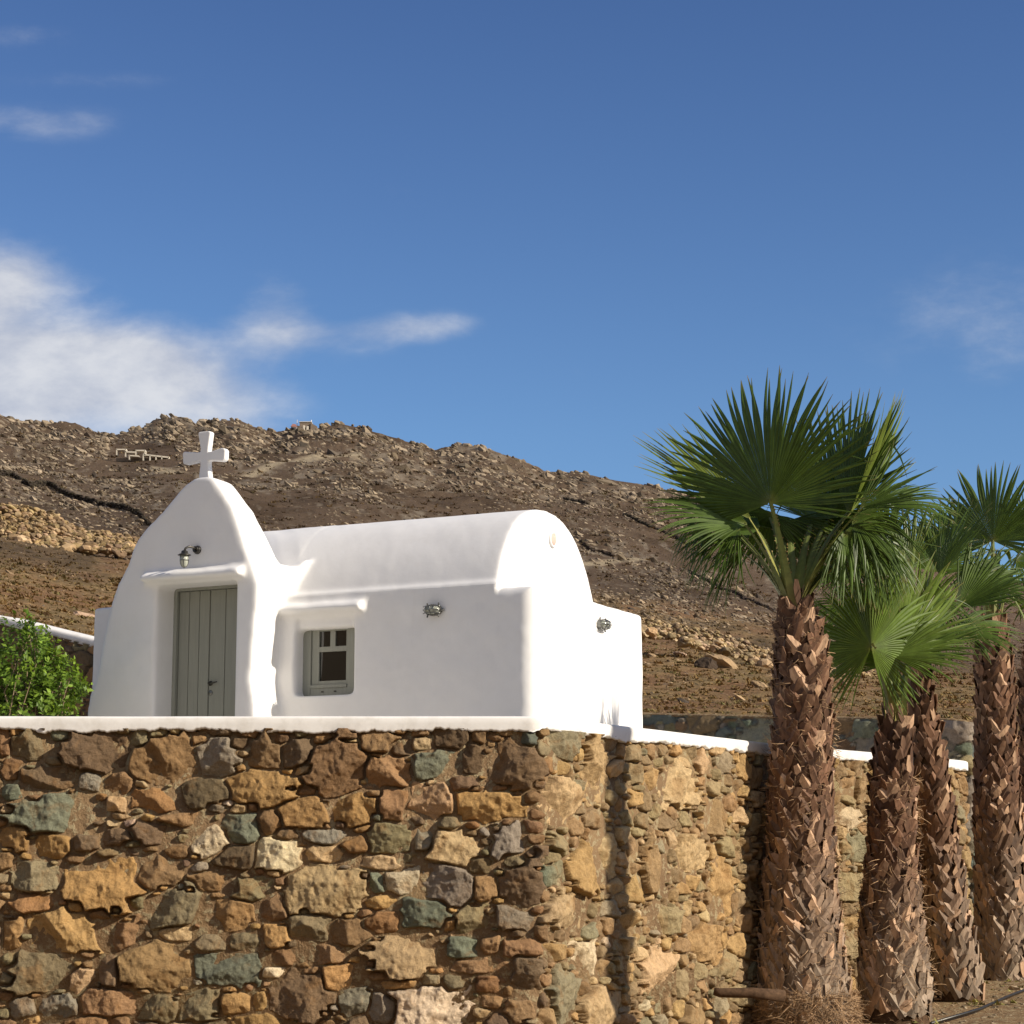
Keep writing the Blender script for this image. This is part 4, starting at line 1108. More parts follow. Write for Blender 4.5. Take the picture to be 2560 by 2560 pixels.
q = MB(); q.box((rloc(130, 0)[0], dd + 0.1, rloc(0, 420)[1]), (rloc(556, 0)[0], dd + 3, rloc(0, 392)[1])); q.build('back_wall', M_MAS, ruin)
# summit hut
Xs, Ys = on_hill(768, 1078); Ys = 1055; Xs = ray(768, 1078)[0] * Ys
zs = float(at(768, 1073, Ys).z) 
hut = empty('stone_hut', (Xs, Ys, zs)); tag(hut, 'small stone hut with a white mast on the summit of the hill', 'building')
k = Ys / F_PX
def hp(x, y):  # crop6 coords -> local
    return ((x / 3.22 + 250 - 768) * k, (1073 - (y / 3.22 + 1020)) * k)
q = MB(); x0, z1 = hp(1604, 112); x1, z0 = hp(1700, 230); q.box((x0, 0, z0 - 3), (x1, 7, z1)); q.build('wall', M_MAS, hut)
q = MB(); x0, z1 = hp(1698, 122); x1, z0 = hp(1750, 230); q.prism([(x0, z0), (x1, z0), (x1, z1 - 1.8), (x0, z1)], -1.5, 6); q.build('annex', M_MAS, hut)
q = MB(); q.box((hp(1600, 0)[0], -0.4, hp(0, 112)[1]), (hp(1704, 0)[0], 7.4, hp(0, 107)[1])); q.build('roof', M_CONC, hut)
q = MB(); q.tube([(hp(1695, 0)[0], 3, hp(0, 112)[1]), (hp(1695, 0)[0], 3, hp(0, 84)[1])], 0.28, 8); q.build('mast', M_PLASTER, hut)
q = MB(); q.box((hp(1635, 0)[0], -2.2, hp(0, 200)[1]), (hp(1652, 0)[0], -0.5, hp(0, 146)[1]), 0.1); q.box((hp(1664, 0)[0], -2.2, hp(0, 200)[1]), (hp(1680, 0)[0], -0.5, hp(0, 152)[1]), 0.1); q.build('buttress', M_CONC, hut)
sh = empty('shrine', (Xs + hp(1562, 0)[0], Ys, zs + hp(0, 180)[1])); tag(sh, 'tiny white and red roofed structure beside the summit hut', 'building')
k2 = k / 3.22
q = MB(); q.prism([(-26 * k2, -6), (26 * k2, -6), (22 * k2, 26 * k2), (-24 * k2, 34 * k2)], 0, 3); q.build('wall', M_PLASTER, sh)
q = MB(); q.prism([(-30 * k2, 32 * k2), (24 * k2, 26 * k2), (12 * k2, 50 * k2), (-14 * k2, 54 * k2)], -0.3, 3.3); q.build('roof', M_RED, sh)
q = MB(); q.tube([(20 * k2, 1, 20 * k2), (20 * k2, 1, 92 * k2)], 0.15, 6); q.build('mast', M_CONC, sh)
# ------------------------------------------------------------------ shrub
def leafy(name, label, cat, base, lobes, n_leaf, leaf, seed, group=None):
    r_ = np.random.default_rng(seed)
    root = empty(name, base); tag(root, label, cat, group)
    b = MB()
    ends = []
    for (lx, ly, lz, rx, ry, rz, share) in lobes:
        for q in range(int(26 * share) + 5):
            d = r_.normal(size=3); d /= np.linalg.norm(d)
            e = np.array([lx, ly, lz]) + d * np.array([rx, ry, rz]) * r_.uniform(0.35, 1.0)
            s0 = np.array([lx * 0.5 + r_.normal(0, 0.1), ly * 0.5 + r_.normal(0, 0.1), 0.0])
            mid = (s0 + e) / 2 + r_.normal(0, 0.08, 3)
            b.tube([s0, mid, e], [0.014, 0.009, 0.004], 5)
            ends.append(e)
    b.build('stems', M_STEM, root, True)
    V_, C_ = [], []
    tot_ = sum(l[6] for l in lobes)
    ends = np.array(ends)
    k_tw = n_leaf // 9
    # twigs ending in bunches of leaves so that dark gaps stay between them
    li = r_.choice(len(lobes), k_tw, p=[l[6] / tot_ for l in lobes])
    for i in range(k_tw):
        lx, ly, lz, rx, ry, rz, _ = lobes[li[i]]
        d = r_.normal(size=3); d /= np.linalg.norm(d)
        rr = r_.uniform(0.45, 1.0) ** 0.45 * (1 + 0.22 * math.sin(d[0] * 5 + seed) * math.cos(d[2] * 6))
        c = np.array([lx, ly, lz]) + d * np.array([rx, ry, rz]) * rr
        ax = d * 0.7 + np.array([0, 0, 0.7]) + r_.normal(0, 0.35, 3); ax /= np.linalg.norm(ax)
        shade = r_.uniform(0.75, 1.25)
        for j in range(9):
            p0 = c + ax * (j / 9 - 0.5) * leaf * 3.0
            side = np.cross(ax, r_.normal(size=3)); side /= np.linalg.norm(side) + 1e-6
            dr = side * 0.85 + ax * 0.5 + r_.normal(0, 0.15, 3); dr /= np.linalg.norm(dr)
            nrm = np.cross(dr, np.cross(ax, dr)); nrm /= np.linalg.norm(nrm) + 1e-6
            wv = np.cross(dr, nrm)
            L_ = leaf * r_.uniform(0.7, 1.2); W2 = L_ * 0.27
            pts = [p0, p0 + dr * L_ * 0.45 + wv * W2, p0 + dr * L_ * 0.5 - nrm * L_ * 0.05, p0 + dr * L_ * 0.45 - wv * W2, p0 + dr * L_ - nrm * L_ * 0.15]
            V_.extend(pts)
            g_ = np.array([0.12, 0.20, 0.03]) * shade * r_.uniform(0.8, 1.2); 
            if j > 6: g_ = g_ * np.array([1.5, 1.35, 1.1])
            C_.extend([g_] * 5)
    n_ = len(V_) // 5
    base_i = np.arange(n_)[:, None] * 5
    F1 = base_i + np.array([0, 1, 2]); F2 = base_i + np.array([0, 2, 3]); F3 = base_i + np.array([1, 4, 2]); F4 = base_i + np.array([2, 4, 3])
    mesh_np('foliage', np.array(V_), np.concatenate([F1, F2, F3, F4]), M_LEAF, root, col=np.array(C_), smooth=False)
    return root

def leaf_material(name, transl, rough, tr_col):
    m = bpy.data.materials.new(name); m.use_nodes = True
    nb = NB(m.node_tree); p = m.node_tree.nodes['Principled BSDF']; outn = m.node_tree.nodes['Material Output']
    p.inputs['Roughness'].default_value = rough; p.inputs['Specular IOR Level'].default_value = 0.3
    oc = obj_coord(nb)
    c = nb.mix(1.0, tint(nb), nb.ramp(nb.noise(oc, 9, 4, 0.6), [(0.3, (0.75, 0.78, 0.75)), (0.7, (1.2, 1.2, 1.2))]), 'MULTIPLY')
    nb.link(c, p.inputs['Base Color'])
    tr = nb.n('ShaderNodeBsdfTranslucent')
    nb.link(nb.mix(1.0, c, tr_col, 'MULTIPLY'), tr.inputs['Color'])
    mx = nb.n('ShaderNodeMixShader'); mx.inputs[0].default_value = transl
    nb.link(p.outputs[0], mx.inputs[1]); nb.link(tr.outputs[0], mx.inputs[2]); nb.link(mx.outputs[0], outn.inputs[0])
    return m
M_LEAF = leaf_material('shrub_leaf', 0.30, 0.45, (1.6, 1.5, 0.7))
M_FROND = leaf_material('palm_leaf', 0.25, 0.42, (1.7, 1.5, 0.6))
m, nb, p = material('stem_bark', 0.85, 0.2)
nb.link(nb.ramp(nb.noise(obj_coord(nb), 30, 4), [(0.3, (0.14, 0.10, 0.06)), (0.7, (0.26, 0.20, 0.13))]), p.inputs['Base Color']); M_STEM = m
def boot_material():
    m, nb, p = material('palm_boot', 0.72, 0.25)
    oc = obj_coord(nb)
    mp = nb.n('ShaderNodeMapping'); mp.inputs['Scale'].default_value = (1, 1, 0.25); nb.link(oc, mp.inputs[0])
    n1 = nb.noise(mp.outputs[0], 45, 5, 0.65)
    c = nb.mix(1.0, tint(nb), nb.ramp(n1, [(0.28, (0.55, 0.52, 0.5)), (0.5, (1, 1, 1)), (0.75, (1.3, 1.3, 1.3))]), 'MULTIPLY')
    nb.link(c, p.inputs['Base Color']); bump(nb, p, n1, 0.5, 0.006)
    return m
M_BOOT = boot_material()
m, nb, p = material('palm_trunk_bark', 0.95, 0.1)
nb.link(nb.ramp(nb.noise(obj_coord(nb), 30, 5, 0.7), [(0.3, (0.05, 0.03, 0.018)), (0.7, (0.13, 0.078, 0.045))]), p.inputs['Base Color']); M_BARK = m
m, nb, p = material('palm_petiole', 0.5, 0.35)
nb.link(nb.mix(1.0, tint(nb), nb.ramp(nb.noise(obj_coord(nb), 25, 4), [(0.3, (0.8, 0.8, 0.8)), (0.7, (1.15, 1.15, 1.15))]), 'MULTIPLY'), p.inputs['Base Color']); M_PET = m

pb = at(72, 1820, 22.2); pb.z = tz
leafy('shrub', 'bushy green leafy shrub in front of the dark wall at the left edge', 'shrub', tuple(pb),
      [(-0.10, 0, 1.12, 0.44, 0.40, 0.46, 1.0), (0.30, 0.0, 0.92, 0.24, 0.3, 0.28, 0.3), (-0.55, 0.1, 1.05, 0.35, 0.4, 0.52, 0.55), (-0.02, 0, 1.56, 0.07, 0.08, 0.10, 0.03), (0.0, 0.0, 0.55, 0.45, 0.4, 0.36, 0.4)], 7000, 0.066, 3)

# ------------------------------------------------------------------ fan palms
def nrmz(v): v = np.asarray(v, float); return v / (np.linalg.norm(v) + 1e-9)
def make_blade(hub, m_, n_, R, spread, fold, droop, seed, nseg=46, tone=1.0, split=0.50, yellow=0.0, curl=0.06):
    r_ = np.random.default_rng(seed)
    m_ = nrmz(m_); n_ = nrmz(np.asarray(n_, float) - np.dot(n_, m_) * m_)
    t_ = np.cross(n_, m_)
    sp = math.radians(spread); D = 2 * sp / nseg
    rho = np.array([0.015, 0.10, 0.22, 0.35, 0.46, 0.55, 0.64, 0.73, 0.82, 0.90, 0.96, 1.0])
    g = math.radians(fold)
    V_, C_ = [], []
    for k in range(nseg):
        al = -sp + (k + 0.5) * D; s = 1 if al >= 0 else -1
        gg = g * s * min(1, abs(al) / 0.5)
        side = math.cos(gg) * t_ + math.sin(gg) * n_
        d = math.cos(al) * m_ + math.sin(al) * side
        e = -math.sin(al) * m_ + math.cos(al) * side
        nk = np.cross(d, e)
        if np.dot(nk, n_) < 0: nk = -nk
        L = R * (1 - 0.2 * abs(al / sp) ** 1.6) * r_.uniform(0.93, 1.04)
        sf = split * r_.uniform(0.88, 1.15)
        dd = droop * r_.uniform(0.6, 1.4)
        sf *= 1 - 0.5 * max(0.0, (abs(al / sp) - 0.72) / 0.28)
        if droop > 1.0: sf *= 0.62; dd *= r_.uniform(0.6, 1.5)
        if r_.uniform() < 0.045: dd += r_.uniform(0.8, 3.0)
        if droop > 1.0 and not k: curl = curl * 2.6
        lat = r_.normal(0, curl); lat2 = r_.normal(0, curl)
        pos = np.asarray(hub, float) + d * rho[0] * L; prev = rho[0]
        cgreen = np.array([0.060, 0.098, 0.015]) * tone * r_.uniform(0.8, 1.25)
        cgreen = cgreen * (1 - yellow) + np.array([0.24, 0.26, 0.05]) * yellow  # yellow also puts sunlit brightness into the colour of some fans
        for i, q in enumerate(rho):
            if i:
                x = max(0.0, (q - sf * 0.85) / (1 - sf * 0.85))
                dr = d + np.array([0, 0, -1.0]) * dd * x ** 1.3 + e * lat * x * 3 + nk * (lat2 * x * 3 - 0.12 * x)
                dr /= np.linalg.norm(dr)
                pos = pos + dr * (q - prev) * L; prev = q
            wf = min(q, sf) * R * math.tan(D / 2) * (1 - 0.2 * abs(al / sp) ** 1.6)
            if q > sf: wf = wf * (1 - ((q - sf) / (1 - sf)) ** 2.2) + 0.0010
            pl = wf * 0.55
            ww = wf * (1.0 if q <= sf else 1.05)
            V_ += [pos - e * ww, pos + nk * pl, pos + e * ww]
            tipc = np.array([0.33, 0.24, 0.11])
            f = np.clip((q - 0.93) / 0.07, 0, 1) * r_.uniform(0.3, 1)
            f0 = np.clip((0.10 - q) / 0.1, 0, 1) * 0.6
            c = cgreen * (1 - f) + tipc * f
            c = c * (1 - f0) + np.array([0.22, 0.22, 0.07]) * f0
            C_ += [c, c * 1.25, c]
    n = len(rho)
    base_i = (np.arange(nseg)[:, None] * n + np.arange(n - 1)[None, :]).reshape(-1, 1) * 3
    F_ = np.concatenate([base_i + np.array([0, 1, 4, 3]), base_i + np.array([1, 2, 5, 4])])
    return np.array(V_), F_, np.array(C_)
def make_petiole(base, hub, m_, w0, w1, seed, yellow=0.0):
    r_ = np.random.default_rng(seed)
    base = np.array(base); hub = np.array(hub)
    d = hub - base; L = np.linalg.norm(d)
    c1 = base + (np.array([0, 0, 1.0]) * 0.5 + d / L * 0.5) * L * 0.5; 
    n = 9; V_, C_ = [], []
    out = nrmz(np.array([d[0], d[1], 0.001])); sd = nrmz(np.cross(d, [0, 0, 1.0]) + 1e-4)
    F_ = []
    for i in range(n):
        t = i / (n - 1)
        p_ = (1 - t) ** 2 * base + 2 * t * (1 - t) * c1 + t * t * hub
        w_ = w0 * (1 - t) ** 1.6 + w1
        if i < n: 
            up_ = nrmz(np.cross(sd, d))
            th = 0.35 * w_ + 0.004
            V_ += [p_ - sd * w_, p_ - up_ * th, p_ + sd * w_, p_ + up_ * th * 0.3]
            c = np.array([0.13, 0.17, 0.045]) * (1 - yellow) + np.array([0.38, 0.34, 0.09]) * yellow
            f = max(0, 0.35 - t) / 0.35
            c = c * (1 - f * 0.5) + np.array([0.36, 0.27, 0.10]) * f * 0.5
            C_ += [c * 0.8, c, c * 0.8, c * 1.1]
    for i in range(n - 1):
        for k in range(4):
            F_.append((i * 4 + k, i * 4 + (k + 1) % 4, i * 4 + 4 + (k + 1) % 4, i * 4 + 4 + k))
    # spines along both edges
    for i in range(26):
        t = r_.uniform(0.05, 0.95); s = 1 if i % 2 else -1
        p_ = (1 - t) ** 2 * base + 2 * t * (1 - t) * c1 + t * t * hub; w_ = w0 * (1 - t) ** 1.6 + w1
        q = p_ + sd * s * w_; j = len(V_)
        V_ += [q - d / L * 0.007, q + sd * s * 0.013 + d / L * 0.006, q + d / L * 0.007, q]
        C_ += [np.array([0.30, 0.20, 0.07])] * 4
        F_.append((j, j + 1, j + 2, j + 3))
    return np.array(V_), np.array(F_), np.array(C_)

def add_frond(palm, loc, crown, hub, m_, n_, R, spread=100, fold=8, droop=0.12, seed=0, **kw):
    w0 = kw.pop('w0', 0.048)
    hub = np.array(hub) - loc; cr = np.array(crown) - loc
    v, f, c = make_blade(hub, m_, n_, R, spread, fold, droop, seed, **kw)
    o = mesh_np('frond', v - hub, f, M_FROND, palm, col=c, smooth=False, loc=tuple(hub))
    dxy = hub - cr; st = cr + nrmz([dxy[0], dxy[1], 0.0]) * 0.05 + np.array([0, 0, -0.06])
    v, f, c = make_petiole(st, hub + nrmz(m_) * 0.03, m_, w0, 0.017, seed, kw.get('yellow', 0.0) * 1.5 + 0.1)
    mesh_np('petiole', v - hub, f, M_PET, o, col=c, smooth=False)
    return o

def make_trunk(palm, loc, cen, seed, dens=1.0, tipcol=(0.165, 0.086, 0.048), lowcol=(0.42, 0.33, 0.235), lobeL=0.16, lobeW=0.052, reshade=1.0):
    """cen: list of (x,y,z,r) from the ground up"""
    r_ = np.random.default_rng(seed)
    c = np.array(cen); c[:, :3] -= loc
    H = c[:, 2]
    hz = np.arange(H[0] - 0.1, H[-1] + 0.02, 0.04)
    def P(h): return np.stack([np.interp(h, H, c[:, 0]), np.interp(h, H, c[:, 1])], -1), np.interp(h, H, c[:, 3])
    ns = 28; th = np.arange(ns) * 2 * math.pi / ns
    V_ = []
    for h in hz:
        p_, r0 = P(h)
        rr = r0 * 0.80 * (1 + 0.06 * fbm(np.cos(th) * 2 + 5, np.sin(th) * 2 + h * 6, seed, 3))
        V_.append(np.stack([p_[0] + rr * np.cos(th), p_[1] + rr * np.sin(th), np.full(ns, h)], 1))
    V_ = np.concatenate(V_)
    F_ = []
    for i in range(len(hz) - 1):
        a = i * ns + np.arange(ns); b_ = i * ns + (np.arange(ns) + 1) % ns
        F_.append(np.stack([a, b_, b_ + ns, a + ns], 1))
    top = np.vstack([V_, [*P(hz[-1])[0], hz[-1] + 0.05]])
    a = (len(hz) - 1) * ns + np.arange(ns)
    cap = np.stack([a, (len(hz) - 1) * ns + (np.arange(ns) + 1) % ns, np.full(ns, len(top) - 1)], 1)
    trunk = mesh_np('trunk', top, [np.concatenate(F_), cap], M_BARK, palm)
    # split leaf bases crossing each other around the stem
    V_, F_, C_ = [], [], []; off = 0
    h = H[0] + 0.02; i = 0
    Hs = H[-1] - H[0]
    ga = math.radians(137.508)
    while h < H[-1] - 0.02:
        p_, r0 = P(h)
        fr = (h - H[0]) / Hs
        L = lobeL * 1.22 * r_.uniform(0.7, 1.3) * (1 + 0.35 * (fr < 0.16)); W = lobeW * r_.uniform(0.8, 1.25)
        phi = i * ga + r_.normal(0, 0.12)
        for s in (-1, 1):
            if r_.uniform() < 0.06: continue
            ph = phi + s * 0.25 * 0.11 / max(r0, 0.1)
            out = np.array([math.cos(ph), math.sin(ph), 0]); tn = np.array([-math.sin(ph), math.cos(ph), 0])
            be = math.radians(r_.normal(37, 9)) * s
            ax = np.array([0, 0, 1.0]) * math.cos(be) + tn * math.sin(be)
            wd = np.cross(ax, out)
            flare = r_.uniform(0.004, 0.034) * (1 + 0.5 * (fr > 0.7))
            root = np.array([p_[0], p_[1], h]) + out * r0 * 0.80
            kst = 5
            for q in range(kst):
                t = q / (kst - 1)
                cpos = root + ax * L * t + out * (r0 * 0.10 + flare * t ** 1.7) 
                # keep the strip on the round stem
                rad = np.array([cpos[0] - p_[0], cpos[1] - p_[1]]); rl = np.linalg.norm(rad); want = r0 * 0.85 + 0.008 + flare * t ** 1.7
                cpos[:2] = p_ + rad / rl * want
                ww = W * (1.0 - 0.15 * t) * (1 if q < kst - 1 else r_.uniform(0.15, 0.75))
                ed = 0.35 * ww
                cut = r_.uniform(-0.02, 0.02) if q == kst - 1 else 0
                V_ += [cpos - wd * ww - out * ed + ax * cut, cpos + out * 0.008, cpos + wd * ww - out * ed - ax * cut]
                low = np.clip(1 - fr * 2.0, 0, 1) * r_.uniform(0.6, 1.0)
                if q == 0:
                    pe = r_.uniform(0.1, 1.0)
                    cb = (np.array(tipcol) * (1 - low) + np.array(lowcol) * low) * r_.uniform(0.5, 1.35)
                    if r_.uniform() < 0.12: cb = np.array([0.56, 0.36, 0.22]) * r_.uniform(0.8, 1.1)
                cc_ = cb * (1 + 0.25 * (t - 0.5))
                pale = np.array([0.50, 0.34, 0.21]) * (0.6 + 0.4 * t) ; ef = 0.75 * t ** 2.5 * pe * (0.35 + 0.65 * low)
                C_ += [cc_ * (1 - ef) + pale * ef, cc_ * 0.78, cc_ * (1 - ef) + pale * ef]
            for q in range(kst - 1):
                a = off + q * 3
                F_ += [(a, a + 1, a + 4, a + 3), (a + 1, a + 2, a + 5, a + 4)]
            off += kst * 3
        h += 0.0105 / max(r0, 0.08) / dens * 0.22 / 2.2 * 1.9
        i += 1
    boots = mesh_np('leaf_bases', np.array(V_), np.array(F_), M_BOOT, trunk, col=np.array(C_), smooth=False)
    sd_ = boots.modifiers.new('t', 'SOLIDIFY'); sd_.thickness = 0.006; sd_.offset = -1
    return trunk
def fibres(parent, loc, cen, h0, h1, n, seed, length=0.16, col_=(0.30, 0.19, 0.10), out_=0.05):
    r_ = np.random.default_rng(seed); c = np.array(cen); c[:, :3] -= loc
    V_, F_, C_ = [], [], []
    for i in range(n):
        h = r_.uniform(h0, h1); r0 = np.interp(h, c[:, 2], c[:, 3]); px_, py_ = np.interp(h, c[:, 2], c[:, 0]), np.interp(h, c[:, 2], c[:, 1])
        ph = r_.uniform(0, 6.283); o_ = np.array([math.cos(ph), math.sin(ph), 0]); tn = np.array([-math.sin(ph), math.cos(ph), 0])
        p_ = np.array([px_, py_, h]) + o_ * (r0 * 0.95 + r_.uniform(0, 0.03))
        d = nrmz(tn * r_.normal(0, 1.0) + np.array([0, 0, r_.normal(-0.1, 0.7)]) + o_ * r_.uniform(0, 0.7)); L = length * r_.uniform(0.4, 1.3)
        w_ = 0.0022 * r_.uniform(0.6, 1.6); k = len(V_)
        bend = nrmz(r_.normal(size=3)) * 0.35
        for q in range(4):
            t = q / 3; pp = p_ + (d * t + bend * t * t) * L + o_ * out_ * math.sin(t * 3.0) * 0.5
            sw = np.cross(d, o_) ; sw = nrmz(sw) * w_ * (1 - 0.7 * t)
            V_ += [pp - sw, pp + sw]
        F_ += [(k, k + 1, k + 3, k + 2), (k + 2, k + 3, k + 5, k + 4), (k + 4, k + 5, k + 7, k + 6)]
        C_ += [np.array(col_) * r_.uniform(0.5, 1.6)] * 8
    return mesh_np('fibre', np.array(V_), np.array(F_), M_BOOT, parent, col=np.array(C_), smooth=False)

def palm(label, Y, cen_px, groundz, seed, fronds, rand=None, boot={}, crown_dy=0.0):
    cen = []
    for (x, y, r) in cen_px:
        q = at(x, y, Y); cen.append((q.x, q.y, q.z, r / F_PX * Y))
    cen = sorted(cen, key=lambda q: q[2])
    if cen[0][2] > groundz: cen.insert(0, (cen[0][0], cen[0][1], groundz - 0.05, cen[0][3] * 1.06))
    loc = np.array([cen[0][0], cen[0][1], groundz])
    root = empty('fan_palm', tuple(loc)); tag(root, label, 'palm tree', 'fan palms in front of the stone wall')
    trunk = make_trunk(root, loc, cen, seed, **boot)
    crown = np.array(cen[-1][:3])
    k = 0
    for fr in fronds:
        hx, hy, dy, m_, n_, R = fr[:6]; kw = dict(fr[6]) if len(fr) > 6 else {}
        hub = np.array(at(hx, hy, Y + dy)); k += 1
        add_frond(root, loc, crown, hub, m_, n_, R, seed=seed * 100 + k, **kw)
    r_ = np.random.default_rng(seed + 50)
    for (az, el, pl, R, dr) in (rand or []):
        a = math.radians(az); e = math.radians(el)
        d = np.array([math.cos(a) * math.cos(e), math.sin(a) * math.cos(e), math.sin(e)])
        hub = crown + d * pl + np.array([0, 0, 0.05])
        e2 = e - math.radians(20 + 35 * max(0, 1 - el / 70)); m_ = np.array([math.cos(a) * math.cos(e2), math.sin(a) * math.cos(e2), math.sin(e2)])
        n_ = np.array([-math.cos(a) * math.sin(e2), -math.sin(a) * math.sin(e2), math.cos(e2)]) + r_.normal(0, 0.2, 3); k += 1
        add_frond(root, loc, crown, hub, m_, n_, R, spread=r_.uniform(80, 105), fold=r_.uniform(5, 28), droop=dr, seed=seed * 100 + k, tone=r_.uniform(0.8, 1.2), curl=0.09)
    return root, trunk, loc, cen

up = (0, 0, 1)
# 1 the tall palm in front
P1 = [(2014, 2585, 126), (2012, 2530, 122), (2008, 2450, 116), (2002, 2300, 105), (2001, 2160, 92), (2003, 2000, 86), (2007, 1800, 77), (2002, 1650, 68), (1996, 1590, 52), (1988, 1535, 36), (1984, 1500, 20)]
p1 = palm('tallest fan palm, nearest the wall corner, its big dark fan against the sky' , 16.62, P1, 0.28, 1, [
    (1925, 1258, -0.25, (-0.02, 0.05, 1), (-0.50, -0.9, 0.0), 1.06, dict(spread=108, fold=8, droop=0.03, nseg=66, split=0.54, curl=0.035)),
    (2120, 1285, 0.20, (0.22, 0.05, 1), (-0.5, -0.88, 0.0), 1.06, dict(spread=30, fold=4, droop=0.0, nseg=20, split=0.5, curl=0.02)),
    (2125, 1285, 0.18, (0.50, 0.0, 1), (0.93, -0.30, -0.4), 1.10, dict(spread=38, fold=4, droop=0.0, nseg=20, yellow=0.3, tone=1.3, curl=0.02)),
    (1975, 1300, 0.5, (-0.05, 0.2, -0.9), (-0.5, -0.9, 0.1), 0.55, dict(spread=110, droop=0.5, nseg=44, tone=0.8)),
    (1930, 1285, 0.45, (-0.3, 0.2, -0.8), (-0.4, -0.9, 0.1), 0.50, dict(spread=100, droop=0.5, nseg=40)),
    (2070, 1295, 0.45, (0.35, 0.2, -0.8), (-0.4, -0.9, 0.1), 0.58, dict(spread=100, droop=0.6, nseg=40)),
    (2080, 1290, 0.45, (0.10, 0.1, 1), (-0.5, -0.9, 0.0), 0.95, dict(spread=70, fold=10, droop=0.04, nseg=34, tone=0.8)),
    (1880, 1300, 0.15, (-0.86, 0.05, 0.76), (0.1, -0.8, 0.6), 1.14, dict(spread=26, fold=10, droop=0.0, nseg=22, yellow=0.3, curl=0.02)),
    (1870, 1310, -0.10, (-1, -0.1, 0.22), (-0.2, -0.6, 0.8), 0.84, dict(spread=60, fold=5, droop=0.35, nseg=32)),
    (1900, 1320, 0.30, (-0.9, 0.3, 0.0), (-0.3, -0.5, 0.9), 0.80, dict(spread=75, fold=5, droop=0.8, nseg=36)),
    (2060, 1330, 0.30, (0.7, 0.3, 0.1), (0.0, -0.6, 0.9), 0.82, dict(spread=80, fold=5, droop=0.7, nseg=36)),
    (2190, 1260, 0.25, (0.9, 0.2, 0.15), (-0.2, -0.6, 0.8), 0.70, dict(spread=65, fold=5, droop=0.35, nseg=28)),
    (2150, 1270, -0.15, (0.85, -0.15, 0.42), (-0.35, -0.8, 0.45), 0.66, dict(spread=50, fold=20, droop=0.04, nseg=20, split=0.35)),
    (2130, 1300, 0.0, (0.8, -0.2, -0.25), (-0.3, -0.8, 0.5), 0.72, dict(spread=75, fold=10, droop=1.5, nseg=32)),
    (1850, 1320, 0.05, (-0.8, -0.1, -0.35), (-0.4, -0.7, 0.6), 0.70, dict(spread=70, fold=10, droop=3.0, nseg=34)),
    (1800, 1290, 0.15, (-0.9, 0.1, -0.2), (-0.4, -0.6, 0.7), 0.62, dict(spread=70, fold=10, droop=3.5, nseg=30)),
    (2110, 1330, -0.05, (0.5, -0.2, -0.5), (-0.1, -0.8, 0.4), 0.72, dict(spread=85, fold=10, droop=3.0, nseg=34, tone=1.2)),
    (2170, 1360, 0.0, (0.3, -0.2, -0.8), (0.3, -0.9, 0.2), 0.60, dict(spread=70, fold=10, droop=3.0, nseg=30, tone=1.3)),
    (2160, 1330, 0.1, (0.8, 0.1, -0.4), (0.3, -0.6, 0.7), 0.70, dict(spread=80, fold=10, droop=1.5, nseg=32)),
    (1860, 1370, 0.15, (-0.6, 0.2, -0.6), (-0.5, -0.5, 0.6), 0.62, dict(spread=70, fold=10, droop=1.8, nseg=28)),
    (2030, 1300, 0.4, (0.3, 0.7, 0.5), (0, -0.5, 1), 0.8, dict(spread=80, droop=0.3)),
    (1960, 1330, 0.45, (-0.4, 0.8, 0.1), (0, 0.2, 1), 0.75, dict(spread=80, droop=0.7)),
    (2120, 1390, 0.35, (0.6, 0.6, -0.5), (0.3, 0.3, 0.8), 0.62, dict(spread=80, droop=1.5)),
], boot=dict(dens=0.85, lobeL=0.16, lobeW=0.050))
fibres(p1[1], p1[2], p1[3], -0.05, 0.34, 4200, 4, 0.11)['kind'] = 'stuff'
fibres(p1[1], p1[2], p1[3], 0.3, 3.2, 1500, 14, 0.09)['kind'] = 'stuff'
# sawn stub of an old leaf base at the foot
q = MB(); q.tube([np.array(at(1960, 2490, 16.0)) - p1[2], np.array(at(1880, 2482, 15.95)) - p1[2], np.array(at(1800, 2482, 15.95)) - p1[2], np.array(at(1785, 2478, 15.95)) - p1[2]], [0.045, 0.038, 0.034, 0.028], 9)
q.build('leaf_stub', M_BARK, p1[0], True)
# 2 the short one
P2 = [(2240, 2548, 98), (2238, 2500, 96), (2230, 2337, 82), (2230, 2128, 64), (2232, 2000, 58), (2236, 1900, 46), (2240, 1830, 34), (2243, 1796, 22)]
p2 = palm('shortest fan palm, its bright green fan held in front of the other trunks', 17.3, P2, 0.37, 2, [
    (2178, 1618, -0.35, (0.10, -0.02, 1), (-0.12, -1, 0.0), 0.76, dict(spread=160, fold=-36, droop=0.10, nseg=74, tone=1.45, yellow=0.10)),
    (2235, 1640, -0.05, (0.30, 0.05, 1), (0.62, -0.75, 0.1), 0.95, dict(spread=60, fold=14, droop=0.05, nseg=34, tone=1.6, yellow=0.18)),
    (2230, 1640, -0.20, (1.0, -0.2, 0.18), (0.1, -0.8, 0.6), 0.66, dict(spread=55, fold=12, droop=0.25, nseg=26, tone=1.4, yellow=0.1)),
    (2225, 1660, 0.20, (-0.5, 0.3, 0.8), (0.1, -0.9, 0.4), 0.62, dict(spread=85, fold=10, droop=0.1, tone=1.1)),
    (2270, 1640, 0.25, (0.6, 0.4, 0.7), (-0.2, -0.8, 0.5), 0.70, dict(spread=80, fold=12, droop=0.15, tone=1.1)),
], boot=dict(dens=0.95, lobeL=0.15, lobeW=0.05))
fibres(p2[1], p2[2], p2[3], 0.0, 1.9, 900, 5, 0.10)['kind'] = 'stuff'
